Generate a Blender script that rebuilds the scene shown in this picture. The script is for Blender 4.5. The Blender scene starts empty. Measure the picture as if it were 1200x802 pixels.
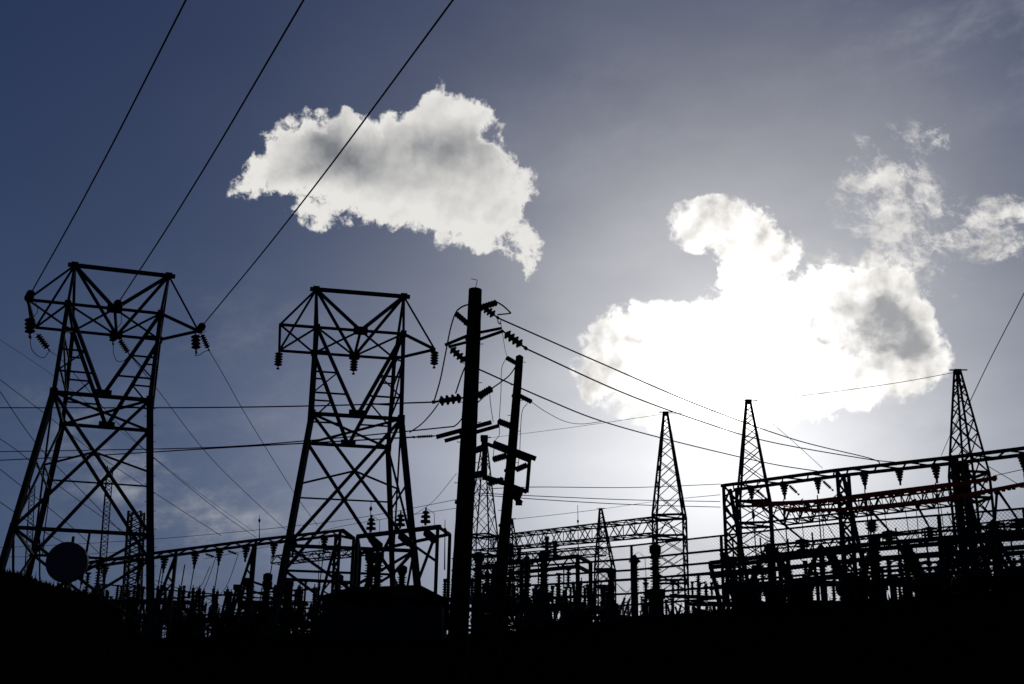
import bpy, bmesh, math, random
from mathutils import Vector, Matrix, Quaternion
random.seed(7)
R = math.radians
scene = bpy.context.scene
col = scene.collection

# ------------------------------------------------------------------ camera
F, TILT, ROLL, EYE = 1365.8, R(17.755), R(0.93), 1.6
cam_d = bpy.data.cameras.new('camera'); cam = bpy.data.objects.new('camera', cam_d); col.objects.link(cam)
CAMM = Matrix.Rotation(math.pi/2 + TILT, 4, 'X') @ Matrix.Rotation(ROLL, 4, 'Z')
cam.matrix_world = Matrix.Translation((0, 0, EYE)) @ CAMM
cam_d.sensor_width = 36; cam_d.lens = F/1200*36; cam_d.clip_start = .1; cam_d.clip_end = 8000
scene.camera = cam

def ray(px, py):
    """direction of the photograph's pixel (1200 x 802)"""
    return (CAMM.to_3x3() @ Vector((px-600, 401-py, -F))).normalized()
def at(px, py, Y):
    """where the sight line of a pixel meets the vertical plane Y metres ahead"""
    d = ray(px, py); return Vector((0, 0, EYE)) + d*(Y/d.y)
def atz(px, py, z):
    d = ray(px, py); return Vector((0, 0, EYE)) + d*((z-EYE)/d.z)

# ------------------------------------------------------------------ light
scene.view_settings.view_transform = 'Standard'
scene.view_settings.look = 'None'
scene.view_settings.gamma = 1
scene.view_settings.exposure = -2.6
SUN = ray(868, 428)
SUN_EL, SUN_AZ = math.asin(SUN.z), math.atan2(SUN.x, SUN.y)

world = bpy.data.worlds.new('World'); world.cycles.sampling_method = 'MANUAL'; world.cycles.sample_map_resolution = 512; scene.world = world; world.use_nodes = True
nt = world.node_tree; nt.nodes.clear()
class N:
    """a tiny expression wrapper round math nodes"""
    def __init__(s, o): s.o = o
    def _m(op, *a, clamp=False):
        n = nt.nodes.new('ShaderNodeMath'); n.operation = op; n.use_clamp = clamp
        for i, v in enumerate(a):
            if isinstance(v, N): nt.links.new(v.o, n.inputs[i])
            else: n.inputs[i].default_value = v
        return N(n.outputs[0])
    def __add__(s, b): return N._m('ADD', s, b)
    __radd__ = __add__
    def __sub__(s, b): return N._m('SUBTRACT', s, b)
    def __rsub__(s, b): return N._m('SUBTRACT', b, s)
    def __mul__(s, b): return N._m('MULTIPLY', s, b)
    __rmul__ = __mul__
    def __truediv__(s, b): return N._m('DIVIDE', s, b)
M_ = N._m
def exp(a): return M_('EXPONENT', a)
def clamp(a): return M_('ADD', a, 0., clamp=True)
def smooth(a, lo, hi):
    n = nt.nodes.new('ShaderNodeMapRange'); n.interpolation_type = 'SMOOTHSTEP'
    nt.links.new(a.o, n.inputs[0]); n.inputs[1].default_value = lo; n.inputs[2].default_value = hi
    return N(n.outputs[0])
def comb(x, y, z):
    n = nt.nodes.new('ShaderNodeCombineXYZ')
    for i, v in enumerate((x, y, z)):
        if isinstance(v, N): nt.links.new(v.o, n.inputs[i])
        else: n.inputs[i].default_value = v
    return n.outputs[0]
def noise(vec, scale, detail=8, rough=.55, lac=2.):
    n = nt.nodes.new('ShaderNodeTexNoise'); nt.links.new(vec, n.inputs['Vector'])
    n.inputs['Scale'].default_value = scale; n.inputs['Detail'].default_value = detail
    n.inputs['Roughness'].default_value = rough; n.inputs['Lacunarity'].default_value = lac
    return N(n.outputs['Fac'])
def mixc(f, a, b):
    n = nt.nodes.new('ShaderNodeMix'); n.data_type = 'RGBA'
    nt.links.new(f.o, n.inputs[0])
    for i, v in ((6, a), (7, b)):
        if isinstance(v, tuple): n.inputs[i].default_value = (*v, 1)
        else: nt.links.new(v, n.inputs[i])
    return n.outputs[2]
def scalec(c, f):
    n = nt.nodes.new('ShaderNodeVectorMath'); n.operation = 'SCALE'
    if isinstance(c, tuple): n.inputs[0].default_value = c
    else: nt.links.new(c, n.inputs[0])
    if isinstance(f, N): nt.links.new(f.o, n.inputs['Scale'])
    else: n.inputs['Scale'].default_value = f
    return n.outputs[0]
def addc(a, b):
    n = nt.nodes.new('ShaderNodeVectorMath'); n.operation = 'ADD'
    nt.links.new(a, n.inputs[0]); nt.links.new(b, n.inputs[1]); return n.outputs[0]
def mulc(a, t):
    n = nt.nodes.new('ShaderNodeVectorMath'); n.operation = 'MULTIPLY'
    nt.links.new(a, n.inputs[0]); n.inputs[1].default_value = t; return n.outputs[0]

tc = nt.nodes.new('ShaderNodeTexCoord'); sep = nt.nodes.new('ShaderNodeSeparateXYZ')
nt.links.new(tc.outputs['Generated'], sep.inputs[0])
dx, dy, dz = (N(sep.outputs[i]) for i in range(3))
AZ = M_('ARCTAN2', dx, dy); EL = M_('ARCSINE', dz)          # azimuth and elevation of the sky
cs = dx*SUN.x + dy*SUN.y + dz*SUN.z
ANG = M_('ARCCOSINE', M_('MINIMUM', cs, 1.))                # angle from the sun
sky = nt.nodes.new('ShaderNodeTexSky'); sky.sky_type = 'NISHITA'; sky.sun_disc = False
sky.sun_elevation = SUN_EL; sky.sun_rotation = SUN_AZ
sky.altitude = 100; sky.air_density = 1.0; sky.dust_density = .6; sky.ozone_density = 2.2
# clear air: the sky texture under a high veil that greys towards the low sun
base = mulc(scalec(sky.outputs[0], .016), (.8, .95, 1.25))
hgt = smooth(EL, R(33), R(8))
base = addc(base, mixc(hgt, (.09, .165, .45), (.20, .335, .70)))
base = scalec(base, 1 - smooth(ANG, R(42), R(85))*.6)  # added falloff: unseen sky far from the sun dimmed to keep objects near black
veil = noise(comb(AZ*1.0, EL*2.2, .3), 3.5, 7, .55)
vt = smooth(ANG, R(9), R(26))
aur = exp(M_('SQRT', ANG*ANG + R(8)**2)*(-1/R(7.5)))*(smooth(EL, R(22), R(9)) + 1)*5.6
base = addc(base, scalec(mixc(vt, (1, .99, .97), (.93, 1.0, 1.27)), aur*(.6 + veil*.8)))
lowh = exp((AZ - (SUN_AZ - R(4)))*(AZ - (SUN_AZ - R(4)))*(-1/R(13)**2))*smooth(EL, R(19), R(9))
base = addc(base, scalec((1., 1., 1.), lowh*1.0))
base = addc(base, scalec((1.0, .955, .86), exp(ANG*ANG*(-1/R(12)**2))*1.7*(.45 + veil*1.1) + exp(ANG*ANG*(-1/R(4.6)**2))*.9))

def uv(px, py):
    d = ray(px, py); return math.atan2(d.x, d.y), math.asin(d.z)
def field(U, V, blobs):
    tot = None
    for px, py, a, b, rot, w in blobs:
        u0, v0 = uv(px, py); ce = math.cos(v0)
        c, s = math.cos(R(rot)), math.sin(R(rot))
        du = (U - u0)*(ce*F); dv = (V - v0)*F
        p = (du*c + dv*s)*(1/a); q = (dv*c - du*s)*(1/b)
        g = exp((p*p + q*q)*-1.)*w
        tot = g if tot is None else tot + g
    return tot
def nz(x, y, z, scale, detail=8, rough=.6):
    return (noise(comb(x, y, z), scale, detail, rough) - .5)*4.6       # about -1 .. 1
def bump_(x, y, z, scale):
    """rounded heaps: high in the middle of each puff, creased between them"""
    n = noise(comb(x, y, z), scale, 3, .5); return 1 - M_('ABSOLUTE', (n - .5)*5.)
w1 = nz(AZ, EL, 1.7, 14, 4, .55); w2 = nz(AZ, EL, 5.1, 14, 4, .55)
U1 = AZ + w1*.009; V1 = EL + w2*.009
wa = nz(AZ, EL, 8.7, 60, 3, .5); wb = nz(AZ, EL, 11.1, 60, 3, .5)
X1 = AZ + wa*.0022; Y1 = EL + wb*.0022
big = nz(X1, Y1, 0., 16, 10, .58)
fine = nz(X1, Y1, 3., 52, 9, .66)
puff = bump_(U1, V1, 6., 26); puff2 = bump_(X1, Y1, 9., 70)
sh = .006
light = (nz(X1, Y1, 0., 26, 5, .5) - nz(X1 + sh, Y1 - sh, 0., 26, 5, .5))

# cloud standing alone, left of the middle
UL = AZ + w1*.014; VL = EL + w2*.014
c1 = field(UL, VL, [
    (300, 212, 26, 22, 20, .9), (335, 185, 30, 40, 20, .9), (380, 165, 38, 34, 0, 1), (440, 190, 60, 56, 0, 1.1), (510, 170, 60, 46, 0, 1.1),
    (540, 200, 44, 46, 20, 1.1), (572, 222, 34, 26, 35, .6), (480, 240, 74, 34, -14, 1), (545, 262, 66, 26, -20, .8), (606, 236, 34, 24, 50, .85),
    (355, 235, 44, 24, -30, .7), (430, 240, 50, 22, -10, .35), (566, 278, 46, 22, -16, .5), (362, 262, 26, 16, 0, .7), (624, 284, 14, 22, -20, .55), (556, 138, 24, 20, 0, .6), (405, 130, 14, 12, 0, .6), (500, 122, 26, 12, 0, .35), (638, 306, 16, 16, 0, .6), (628, 322, 10, 14, 0, .5)])
low = 1 - smooth(EL*F + AZ*(.18*F), (uv(450, 262)[1]+uv(450, 262)[0]*.18)*F, (uv(450, 205)[1]+uv(450, 205)[0]*.18)*F)
rt = smooth(AZ, uv(575, 250)[0], uv(640, 250)[0])
low = M_('MAXIMUM', low, rt)
d1 = c1 - .64 + smooth(c1, .05, .4)*(big*.34 + puff*.16 + fine*(.28 + low*.62) + puff2*.16)
m1 = smooth(d1, -.04, .26)*(1 - low) + smooth(d1, -.12, .50)*low
g1 = field(U1, V1, [(385, 170, 44, 26, -10, .95), (350, 200, 30, 20, 0, .5), (500, 165, 70, 26, -5, .60), (450, 200, 90, 26, 0, .35), (550, 175, 40, 34, 0, .35), (520, 235, 80, 20, -10, .15)])
t1 = clamp(.08 + g1*.95*smooth(d1, .05, .55) - light*.22 - puff*.08 - fine*.05 - low*.10 + (1 - smooth(d1, -.05, .4))*low*.25)
col1 = mixc(t1, (4.9, 4.8, 4.6), (1.2, 1.26, 1.38))

# cloud across the sun
c2 = field(U1, V1, [
    (822, 258, 34, 24, 10, 1), (862, 258, 36, 24, -10, .95), (908, 290, 34, 22, -20, .95), (866, 332, 34, 44, 0, 1.05), (800, 405, 64, 38, 8, 1.1),
    (758, 388, 34, 28, 10, .8), (712, 415, 40, 34, 10, .9), (692, 440, 18, 24, 0, .5), (880, 420, 90, 56, 0, 1.2), (970, 400, 76, 56, 0, 1.1), (1030, 390, 56, 56, -10, 1.1),
    (1065, 415, 34, 34, 0, .8), (960, 445, 90, 24, 0, .8), (810, 462, 70, 22, 0, .7), (760, 470, 40, 20, 0, .5), (835, 484, 74, 24, 4, .9), (900, 478, 60, 22, 0, .6), (1000, 345, 50, 30, 20, .5)])
d2 = c2 - .66 + smooth(c2, .05, .4)*(big*.44 + puff*.26 + fine*.36 + puff2*.2)
m2 = smooth(d2, -.12, .40)
U2 = AZ + w1*.022 + wa*.004; V2 = EL + w2*.022 + wb*.004
g2 = field(U2, V2, [(1025, 372, 44, 24, -8, 1.1), (1040, 412, 46, 18, 10, .75), (990, 398, 52, 14, -25, .7), (960, 350, 30, 12, 0, .3), (1075, 385, 16, 26, 0, .4), (712, 402, 22, 12, 0, .4), (873, 443, 20, 16, 0, .35), (770, 445, 36, 12, 0, .45), (945, 385, 20, 14, 0, .3)])
t2 = smooth(g2*(1.0 + fine*.4 + big*.7) + .10 + big*.08 + light*.08, .12, 1.4)*.93
b2 = (4.6 + .9*smooth(d2, .6, .1) + 15*exp(ANG*ANG*(-1/R(3.9)**2)))*(1 + light*.55 + puff*.16 + fine*.10)
col2 = mixc(t2, scalec((1., .972, .935), b2), (1.9, 1.95, 2.05))

# torn wisps up to the right
c3 = field(UL, VL, [
    (1045, 255, 66, 96, 10, .50), (1040, 200, 30, 24, 20, .42), (1025, 235, 34, 14, -10, .4), (1082, 228, 34, 12, 0, .45), (1030, 280, 56, 22, 30, .35), (1005, 318, 60, 24, 10, .45), (1094, 160, 24, 12, -40, .42),
    (1118, 262, 34, 12, 10, .5), (1165, 252, 28, 24, 0, .8), (1192, 245, 18, 22, 0, .7), (1182, 285, 16, 20, 0, .65), (1070, 340, 60, 30, 0, .4), (945, 290, 30, 16, 0, .3)])
stretch = nz(U1*1.0 + V1*.4, V1*1.3, 4., 30, 10, .68)
d3 = c3 - .47 + smooth(c3, .05, .4)*(stretch*1.15 + fine*.45)
m3 = smooth(d3, -.26, .95)
col3 = scalec((4.6, 4.5, 4.35), 1 + light*.35)
# faint streaks low in the sky and general mottling
st = noise(comb(AZ*1.4 + EL*.5, EL*2.6 - AZ*.6, 2.), 9, 9, .62)
c4 = field(AZ, EL, [(1150, 60, 160, 60, -20, .7), (640, 250, 60, 110, 30, .35), (190, 590, 120, 60, -30, 1), (120, 520, 80, 20, -30, .5), (330, 610, 120, 40, 0, .6), (420, 500, 140, 40, 0, .35), (900, 180, 220, 60, -20, .4), (1120, 480, 120, 60, 0, .5), (520, 600, 80, 40, 0, .8), (700, 200, 80, 80, 0, .3), (300, 400, 160, 60, 0, .25)])
m4 = clamp(smooth(st, .42, .80)*c4*.95)

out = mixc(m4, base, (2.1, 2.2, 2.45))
out = mixc(m3*.95, out, col3)
out = mixc(m1*.985, out, col1)
out = mixc(m2*.98, out, col2)
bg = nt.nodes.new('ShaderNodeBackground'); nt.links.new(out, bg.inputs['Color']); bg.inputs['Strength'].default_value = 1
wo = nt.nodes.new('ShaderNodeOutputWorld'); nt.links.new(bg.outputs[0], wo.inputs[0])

sun_d = bpy.data.lights.new('sun', 'SUN'); sun_d.energy = .5; sun_d.angle = R(10); sun_d.color = (1, .95, .87)
sun = bpy.data.objects.new('sun', sun_d); col.objects.link(sun)
sun.rotation_euler = (-SUN).to_track_quat('-Z', 'Y').to_euler(); sun.location = (20, 60, 60)

# ------------------------------------------------------------------ materials
def mat(name, c, rough=.6, metal=0., c2=None, scale=6., bump=0., spec=.15):
    m = bpy.data.materials.new(name); m.use_nodes = True
    t = m.node_tree; b = t.nodes['Principled BSDF']
    b.inputs['Roughness'].default_value = rough; b.inputs['Metallic'].default_value = metal
    b.inputs['Specular IOR Level'].default_value = spec
    tcx = t.nodes.new('ShaderNodeTexCoord')
    nz = t.nodes.new('ShaderNodeTexNoise'); nz.inputs['Scale'].default_value = scale; nz.inputs['Detail'].default_value = 8
    t.links.new(tcx.outputs['Object'], nz.inputs['Vector'])
    rp = t.nodes.new('ShaderNodeValToRGB')
    rp.color_ramp.elements[0].position = .35; rp.color_ramp.elements[1].position = .68
    rp.color_ramp.elements[0].color = (*c, 1); rp.color_ramp.elements[1].color = (*(c2 or tuple(v*.6 for v in c)), 1)
    t.links.new(nz.outputs['Fac'], rp.inputs[0]); t.links.new(rp.outputs[0], b.inputs['Base Color'])
    if bump:
        bp = t.nodes.new('ShaderNodeBump'); bp.inputs['Strength'].default_value = bump
        t.links.new(nz.outputs['Fac'], bp.inputs['Height']); t.links.new(bp.outputs[0], b.inputs['Normal'])
    return m
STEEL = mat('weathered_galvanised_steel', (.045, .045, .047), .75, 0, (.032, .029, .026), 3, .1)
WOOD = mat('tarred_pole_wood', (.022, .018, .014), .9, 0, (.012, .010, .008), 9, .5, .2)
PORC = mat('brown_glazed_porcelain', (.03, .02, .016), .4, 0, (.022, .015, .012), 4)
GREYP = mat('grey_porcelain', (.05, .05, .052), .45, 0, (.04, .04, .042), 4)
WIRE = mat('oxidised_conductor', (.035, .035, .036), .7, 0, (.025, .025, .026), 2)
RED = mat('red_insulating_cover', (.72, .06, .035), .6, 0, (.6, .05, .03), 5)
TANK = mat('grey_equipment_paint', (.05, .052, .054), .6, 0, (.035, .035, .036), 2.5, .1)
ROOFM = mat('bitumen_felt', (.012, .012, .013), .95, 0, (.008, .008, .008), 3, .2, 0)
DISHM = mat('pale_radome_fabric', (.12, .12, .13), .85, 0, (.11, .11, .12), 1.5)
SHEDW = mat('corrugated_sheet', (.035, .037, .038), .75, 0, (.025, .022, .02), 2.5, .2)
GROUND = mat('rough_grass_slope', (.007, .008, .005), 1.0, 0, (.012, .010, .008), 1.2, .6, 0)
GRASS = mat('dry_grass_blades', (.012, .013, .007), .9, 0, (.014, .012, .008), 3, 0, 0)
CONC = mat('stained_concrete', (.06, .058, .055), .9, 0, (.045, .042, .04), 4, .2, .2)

# ------------------------------------------------------------------ mesh helpers
class MB:
    def __init__(s): s.v, s.f, s.sm = [], [], []
    def add(s, vs, fs, smooth=False):
        o = len(s.v); s.v += [Vector(v) for v in vs]
        for f in fs: s.f.append([i+o for i in f]); s.sm.append(smooth)
        return s
    def bar(s, p, q, w=.1, h=None, up=Vector((0, 0, 1))):
        """a rolled section from p to q: an angle when thick enough to tell, else a flat square bar"""
        p, q = Vector(p), Vector(q); d = (q-p)
        if d.length < 1e-5: return s
        d.normalize(); h = h or w
        x = d.cross(up)
        if x.length < 1e-3: x = d.cross(Vector((0, 1, 0)))
        x.normalize(); y = x.cross(d).normalized()
        vs = [e + x*(sx*w/2) + y*(sy*h/2) for e in (p, q) for sx, sy in ((-1, -1), (1, -1), (1, 1), (-1, 1))]
        return s.add(vs, [(0, 1, 2, 3), (7, 6, 5, 4), (0, 4, 5, 1), (1, 5, 6, 2), (2, 6, 7, 3), (3, 7, 4, 0)])
    def box(s, c, sx, sy, sz, rot=0.):
        c = Vector(c); m = Matrix.Rotation(rot, 3, 'Z')
        vs = [c + m @ Vector((a*sx/2, b*sy/2, e*sz/2)) for e in (-1, 1) for a, b in ((-1, -1), (1, -1), (1, 1), (-1, 1))]
        return s.add(vs, [(3, 2, 1, 0), (4, 5, 6, 7), (0, 1, 5, 4), (1, 2, 6, 5), (2, 3, 7, 6), (3, 0, 4, 7)])
    def tube(s, pts, r=.02, n=6, r2=None):
        pts = [Vector(p) for p in pts]; L = len(pts)
        if L < 2: return s
        vs, fs = [], []; prev = None
        for i, p in enumerate(pts):
            t = (pts[min(i+1, L-1)] - pts[max(i-1, 0)]).normalized()
            if prev is None:
                a = t.orthogonal().normalized()
            else:
                a = (prev - t*prev.dot(t)).normalized()
            prev = a; b = t.cross(a)
            rr = r if r2 is None else r + (r2-r)*i/(L-1)
            vs += [p + (a*math.cos(k*math.tau/n) + b*math.sin(k*math.tau/n))*rr for k in range(n)]
        for i in range(L-1):
            for k in range(n):
                fs.append((i*n+k, i*n+(k+1) % n, (i+1)*n+(k+1) % n, (i+1)*n+k))
        fs.append(tuple(range(n-1, -1, -1))); fs.append(tuple((L-1)*n+k for k in range(n)))
        return s.add(vs, fs, True)
    def lathe(s, p, q, prof, n=12):
        """profile [(t along 0..1, radius)] turned about the axis p->q"""
        p, q = Vector(p), Vector(q); d = q-p; a = d.orthogonal().normalized(); b = d.normalized().cross(a)
        vs, fs = [], []
        for t, r in prof:
            vs += [p + d*t + (a*math.cos(k*math.tau/n) + b*math.sin(k*math.tau/n))*r for k in range(n)]
        L = len(prof)
        for i in range(L-1):
            for k in range(n):
                fs.append((i*n+k, i*n+(k+1) % n, (i+1)*n+(k+1) % n, (i+1)*n+k))
        fs.append(tuple(range(n-1, -1, -1))); fs.append(tuple((L-1)*n+k for k in range(n)))
        return s.add(vs, fs)
    def lace(s, a0, a1, b0, b1, n, w, cross=False, rungs=False):
        """zig-zag lacing between the edges a0-a1 and b0-b1"""
        a0, a1, b0, b1 = map(Vector, (a0, a1, b0, b1))
        for i in range(n):
            t, u = i/n, (i+1)/n
            A, B, C_, D = a0.lerp(a1, t), a0.lerp(a1, u), b0.lerp(b1, t), b0.lerp(b1, u)
            if cross: s.bar(A, D, w); s.bar(C_, B, w)
            elif i % 2: s.bar(A, D, w)
            else: s.bar(C_, B, w)
            if rungs and i: s.bar(A, C_, w)
        return s
    def build(s, name, m, parent=None, origin=None):
        me = bpy.data.meshes.new(name)
        o = Vector((0, 0, 0))
        if parent is not None:
            pp = parent
            while pp is not None: o += pp.location; pp = pp.parent
        elif origin is not None: o = Vector(origin)
        elif s.v:
            o = sum(s.v, Vector())/len(s.v); o.z = min(v.z for v in s.v)
        me.from_pydata([v-o for v in s.v], [], s.f); me.update()
        for p, sm in zip(me.polygons, s.sm): p.use_smooth = sm
        me.materials.append(m)
        ob = bpy.data.objects.new(name, me); col.objects.link(ob)
        if parent is not None: ob.parent = parent
        else: ob.location = o
        return ob
def tag(o, label, cat, group=None):
    o['label'] = label; o['category'] = cat
    if group: o['group'] = group
    return o
def thing(name, loc, label=None, cat=None, group=None):
    o = bpy.data.objects.new(name, None); col.objects.link(o); o.location = Vector(loc); o.empty_display_size = .3
    if label: tag(o, label, cat, group)
    return o
def struct(o): o['kind'] = 'structure'; return o
_kids = {}
def copy_tree(o, parent=None):
    c = o.copy(); col.objects.link(c)
    if parent is not None: c.parent = parent
    for ch in kids_of(o): copy_tree(ch, c)
    return c
def kids_of(o):
    if o.name not in _kids: _kids[o.name] = list(o.children)
    return _kids[o.name]
ORD = ['first', 'second', 'third', 'fourth', 'fifth', 'sixth', 'seventh', 'eighth', 'ninth', 'tenth', 'eleventh', 'twelfth', 'thirteenth', 'fourteenth', 'fifteenth', 'sixteenth', 'seventeenth', 'eighteenth', 'nineteenth', 'twentieth']
def sag(pts, n=14):
    """smooth curve through the points (Catmull-Rom)"""
    pts = [Vector(p) for p in pts]
    if len(pts) == 2: return [pts[0].lerp(pts[1], i/n) for i in range(n+1)]
    P = [pts[0]*2-pts[1]] + pts + [pts[-1]*2-pts[-2]]; out = []
    for i in range(1, len(P)-2):
        for k in range(n):
            t = k/n; a, b, c, d = P[i-1:i+3]
            out.append(.5*((2*b) + (c-a)*t + (2*a-5*b+4*c-d)*t*t + (3*b-a-3*c+d)*t**3))
    return out + [pts[-1]]
def wire(label, pts, r=.02, cat='power line', group=None, name='power_line', m=None):
    return tag(MB().tube(sag(pts), r, 6).build(name, m or WIRE), label, cat, group)

# ------------------------------------------------------------------ ground
ZT = 5.0
SIL = [(-400, 668), (-60, 668), (0, 670), (22, 671), (50, 683), (70, 690), (92, 694), (114, 699), (135, 722), (160, 745), (200, 749), (300, 744), (370, 742),
       (450, 744), (560, 744), (600, 740), (700, 729), (845, 715), (960, 709), (1060, 701), (1200, 690), (1300, 684), (1700, 676)]
CREST = []
for px, py in SIL:
    d = ray(px, py); az = math.atan2(d.x, d.y); te = d.z/math.hypot(d.x, d.y)
    if px < 160:
        r = 40.; CREST.append((az, r, EYE + te*r))
    else:
        r = (ZT-EYE)/te; CREST.append((az, r, ZT))
def crest(az):
    if az <= CREST[0][0]: return CREST[0][1:]
    if az >= CREST[-1][0]: return CREST[-1][1:]
    for (a, r, z), (b, r2, z2) in zip(CREST, CREST[1:]):
        if a <= az <= b:
            t = (az-a)/(b-a); return r+(r2-r)*t, z+(z2-z)*t
def ground_z(x, y):
    az, r = math.atan2(x, y), math.hypot(x, y)
    if y < 0 and abs(az) > 2.0: rc, zc, fade = 45., 5., 0.
    else: rc, zc = crest(az); fade = max(0., min(1., (2.0-abs(az))/.8))
    if r <= rc:
        z = zc*max(0, (r-3)/(rc-3))
    else:
        k = max(0., 1-(r-rc)/7.); k = k*k*(3-2*k)
        z = ZT + (zc-ZT)*k
    return z*fade
def hash2(a, b):
    return (math.sin(a*12.9898+b*78.233)*43758.5453) % 1
g = MB(); vs = []; fs = []
azs = [-math.pi + i*math.pi/60 for i in range(120)]
azs = sorted([a for a in azs if abs(a) > .62] + [-.62 + i*.005 for i in range(249)])
rs = [0.5, 1.5, 3] + [3+i*1.5 for i in range(1, 50)] + [80, 90, 105, 130, 170, 240, 400, 800, 1600, 3500, 6000]
for a in azs:
    for r in rs:
        x, y = r*math.sin(a), r*math.cos(a)
        z = ground_z(x, y)
        if 3 < r < 30: z += (hash2(round(a*50), round(r))-.5)*.10
        vs.append((x, y, z))
nr = len(rs); na = len(azs)
for i in range(na):
    j = (i+1) % na
    for k in range(nr-1): fs.append((i*nr+k, i*nr+k+1, j*nr+k+1, j*nr+k))
vs.append((0, 0, 0)); fs += [(i*nr, ((i+1) % na)*nr, len(vs)-1) for i in range(na)]
g.add(vs, fs, True); gr = struct(g.build('ground', GROUND, origin=(0, 0, 0)))
# grass along the brow of the slope and on the mound
g = MB()
for i in range(9000):
    az = random.uniform(-.45, .45); rc, zc = crest(az); r = rc + random.gauss(0, 1.0)
    if random.random() < .25: r = rc*random.uniform(.5, 1)
    x, y = r*math.sin(az), r*math.cos(az); z = ground_z(x, y)-.03
    mound = zc > 6
    h = random.uniform(.08, .20)*(2.6 if random.random() < .05 else 1)*(1.2 if mound else .8); a = random.uniform(0, math.tau); w = random.uniform(.02, .045)
    l = random.uniform(-.10, .10); l2 = random.uniform(-.10, .10)
    b = Vector((x, y, z)); s_ = Vector((math.cos(a), math.sin(a), 0))*w
    g.add([b-s_, b+s_, b+Vector((l*.5, l2*.5, h*.6))+s_*.5, b+Vector((l, l2, h))], [(0, 1, 2), (0, 2, 3)])
o = g.build('grass', GRASS, origin=(0, 0, 0)); o['kind'] = 'stuff'; tag(o, 'dark rough grass on the brow of the slope below the yard', 'grass')

# ------------------------------------------------------------------ suspension string prototype, hangs down -Z from the origin
def disc_profile(rd):
    return [(0, rd*.45), (.14, rd*.55), (.28, rd*.84), (.48, rd), (.62, rd*.98), (.74, rd*.80), (.80, rd*.5), (1, rd*.45)]
def make_string(n, pitch=.16, rd=.14, name='insulator_string', m=PORC):
    t = bpy.data.objects.new(name, None); col.objects.link(t)
    z = -.12
    MB().tube([(0, 0, 0), (0, 0, z-.02)], .03, 6).build('shackle', STEEL, t)
    for i in range(n):
        MB().lathe((0, 0, z), (0, 0, z-pitch), disc_profile(rd), 14).build('disc', m, t); z -= pitch
    k = MB().tube([(0, 0, z+.02), (0, 0, z-.14)], .035, 6)
    k.box((0, 0, z-.17), .16, .07, .10).build('clamp', STEEL, t)
    t['len'] = -z+.2
    return t
_str = {}
def string(n, p, q, label, group=None, pitch=.16, rd=.14, scale=None):
    """a string from p towards q; its length follows its discs, scaled to reach q when scale is None"""
    key = (n, pitch, rd)
    p, q = Vector(p), Vector(q); d = q-p
    if key not in _str: t = _str[key] = make_string(n, pitch, rd)
    else: t = copy_tree(_str[key])
    t.location = p; t.rotation_euler = d.to_track_quat('-Z', 'Y').to_euler()
    L = _str[key]['len']; s_ = scale or d.length/L
    t.scale = (s_, s_, s_)
    tag(t, label, 'insulator', group)
    return t

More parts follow.
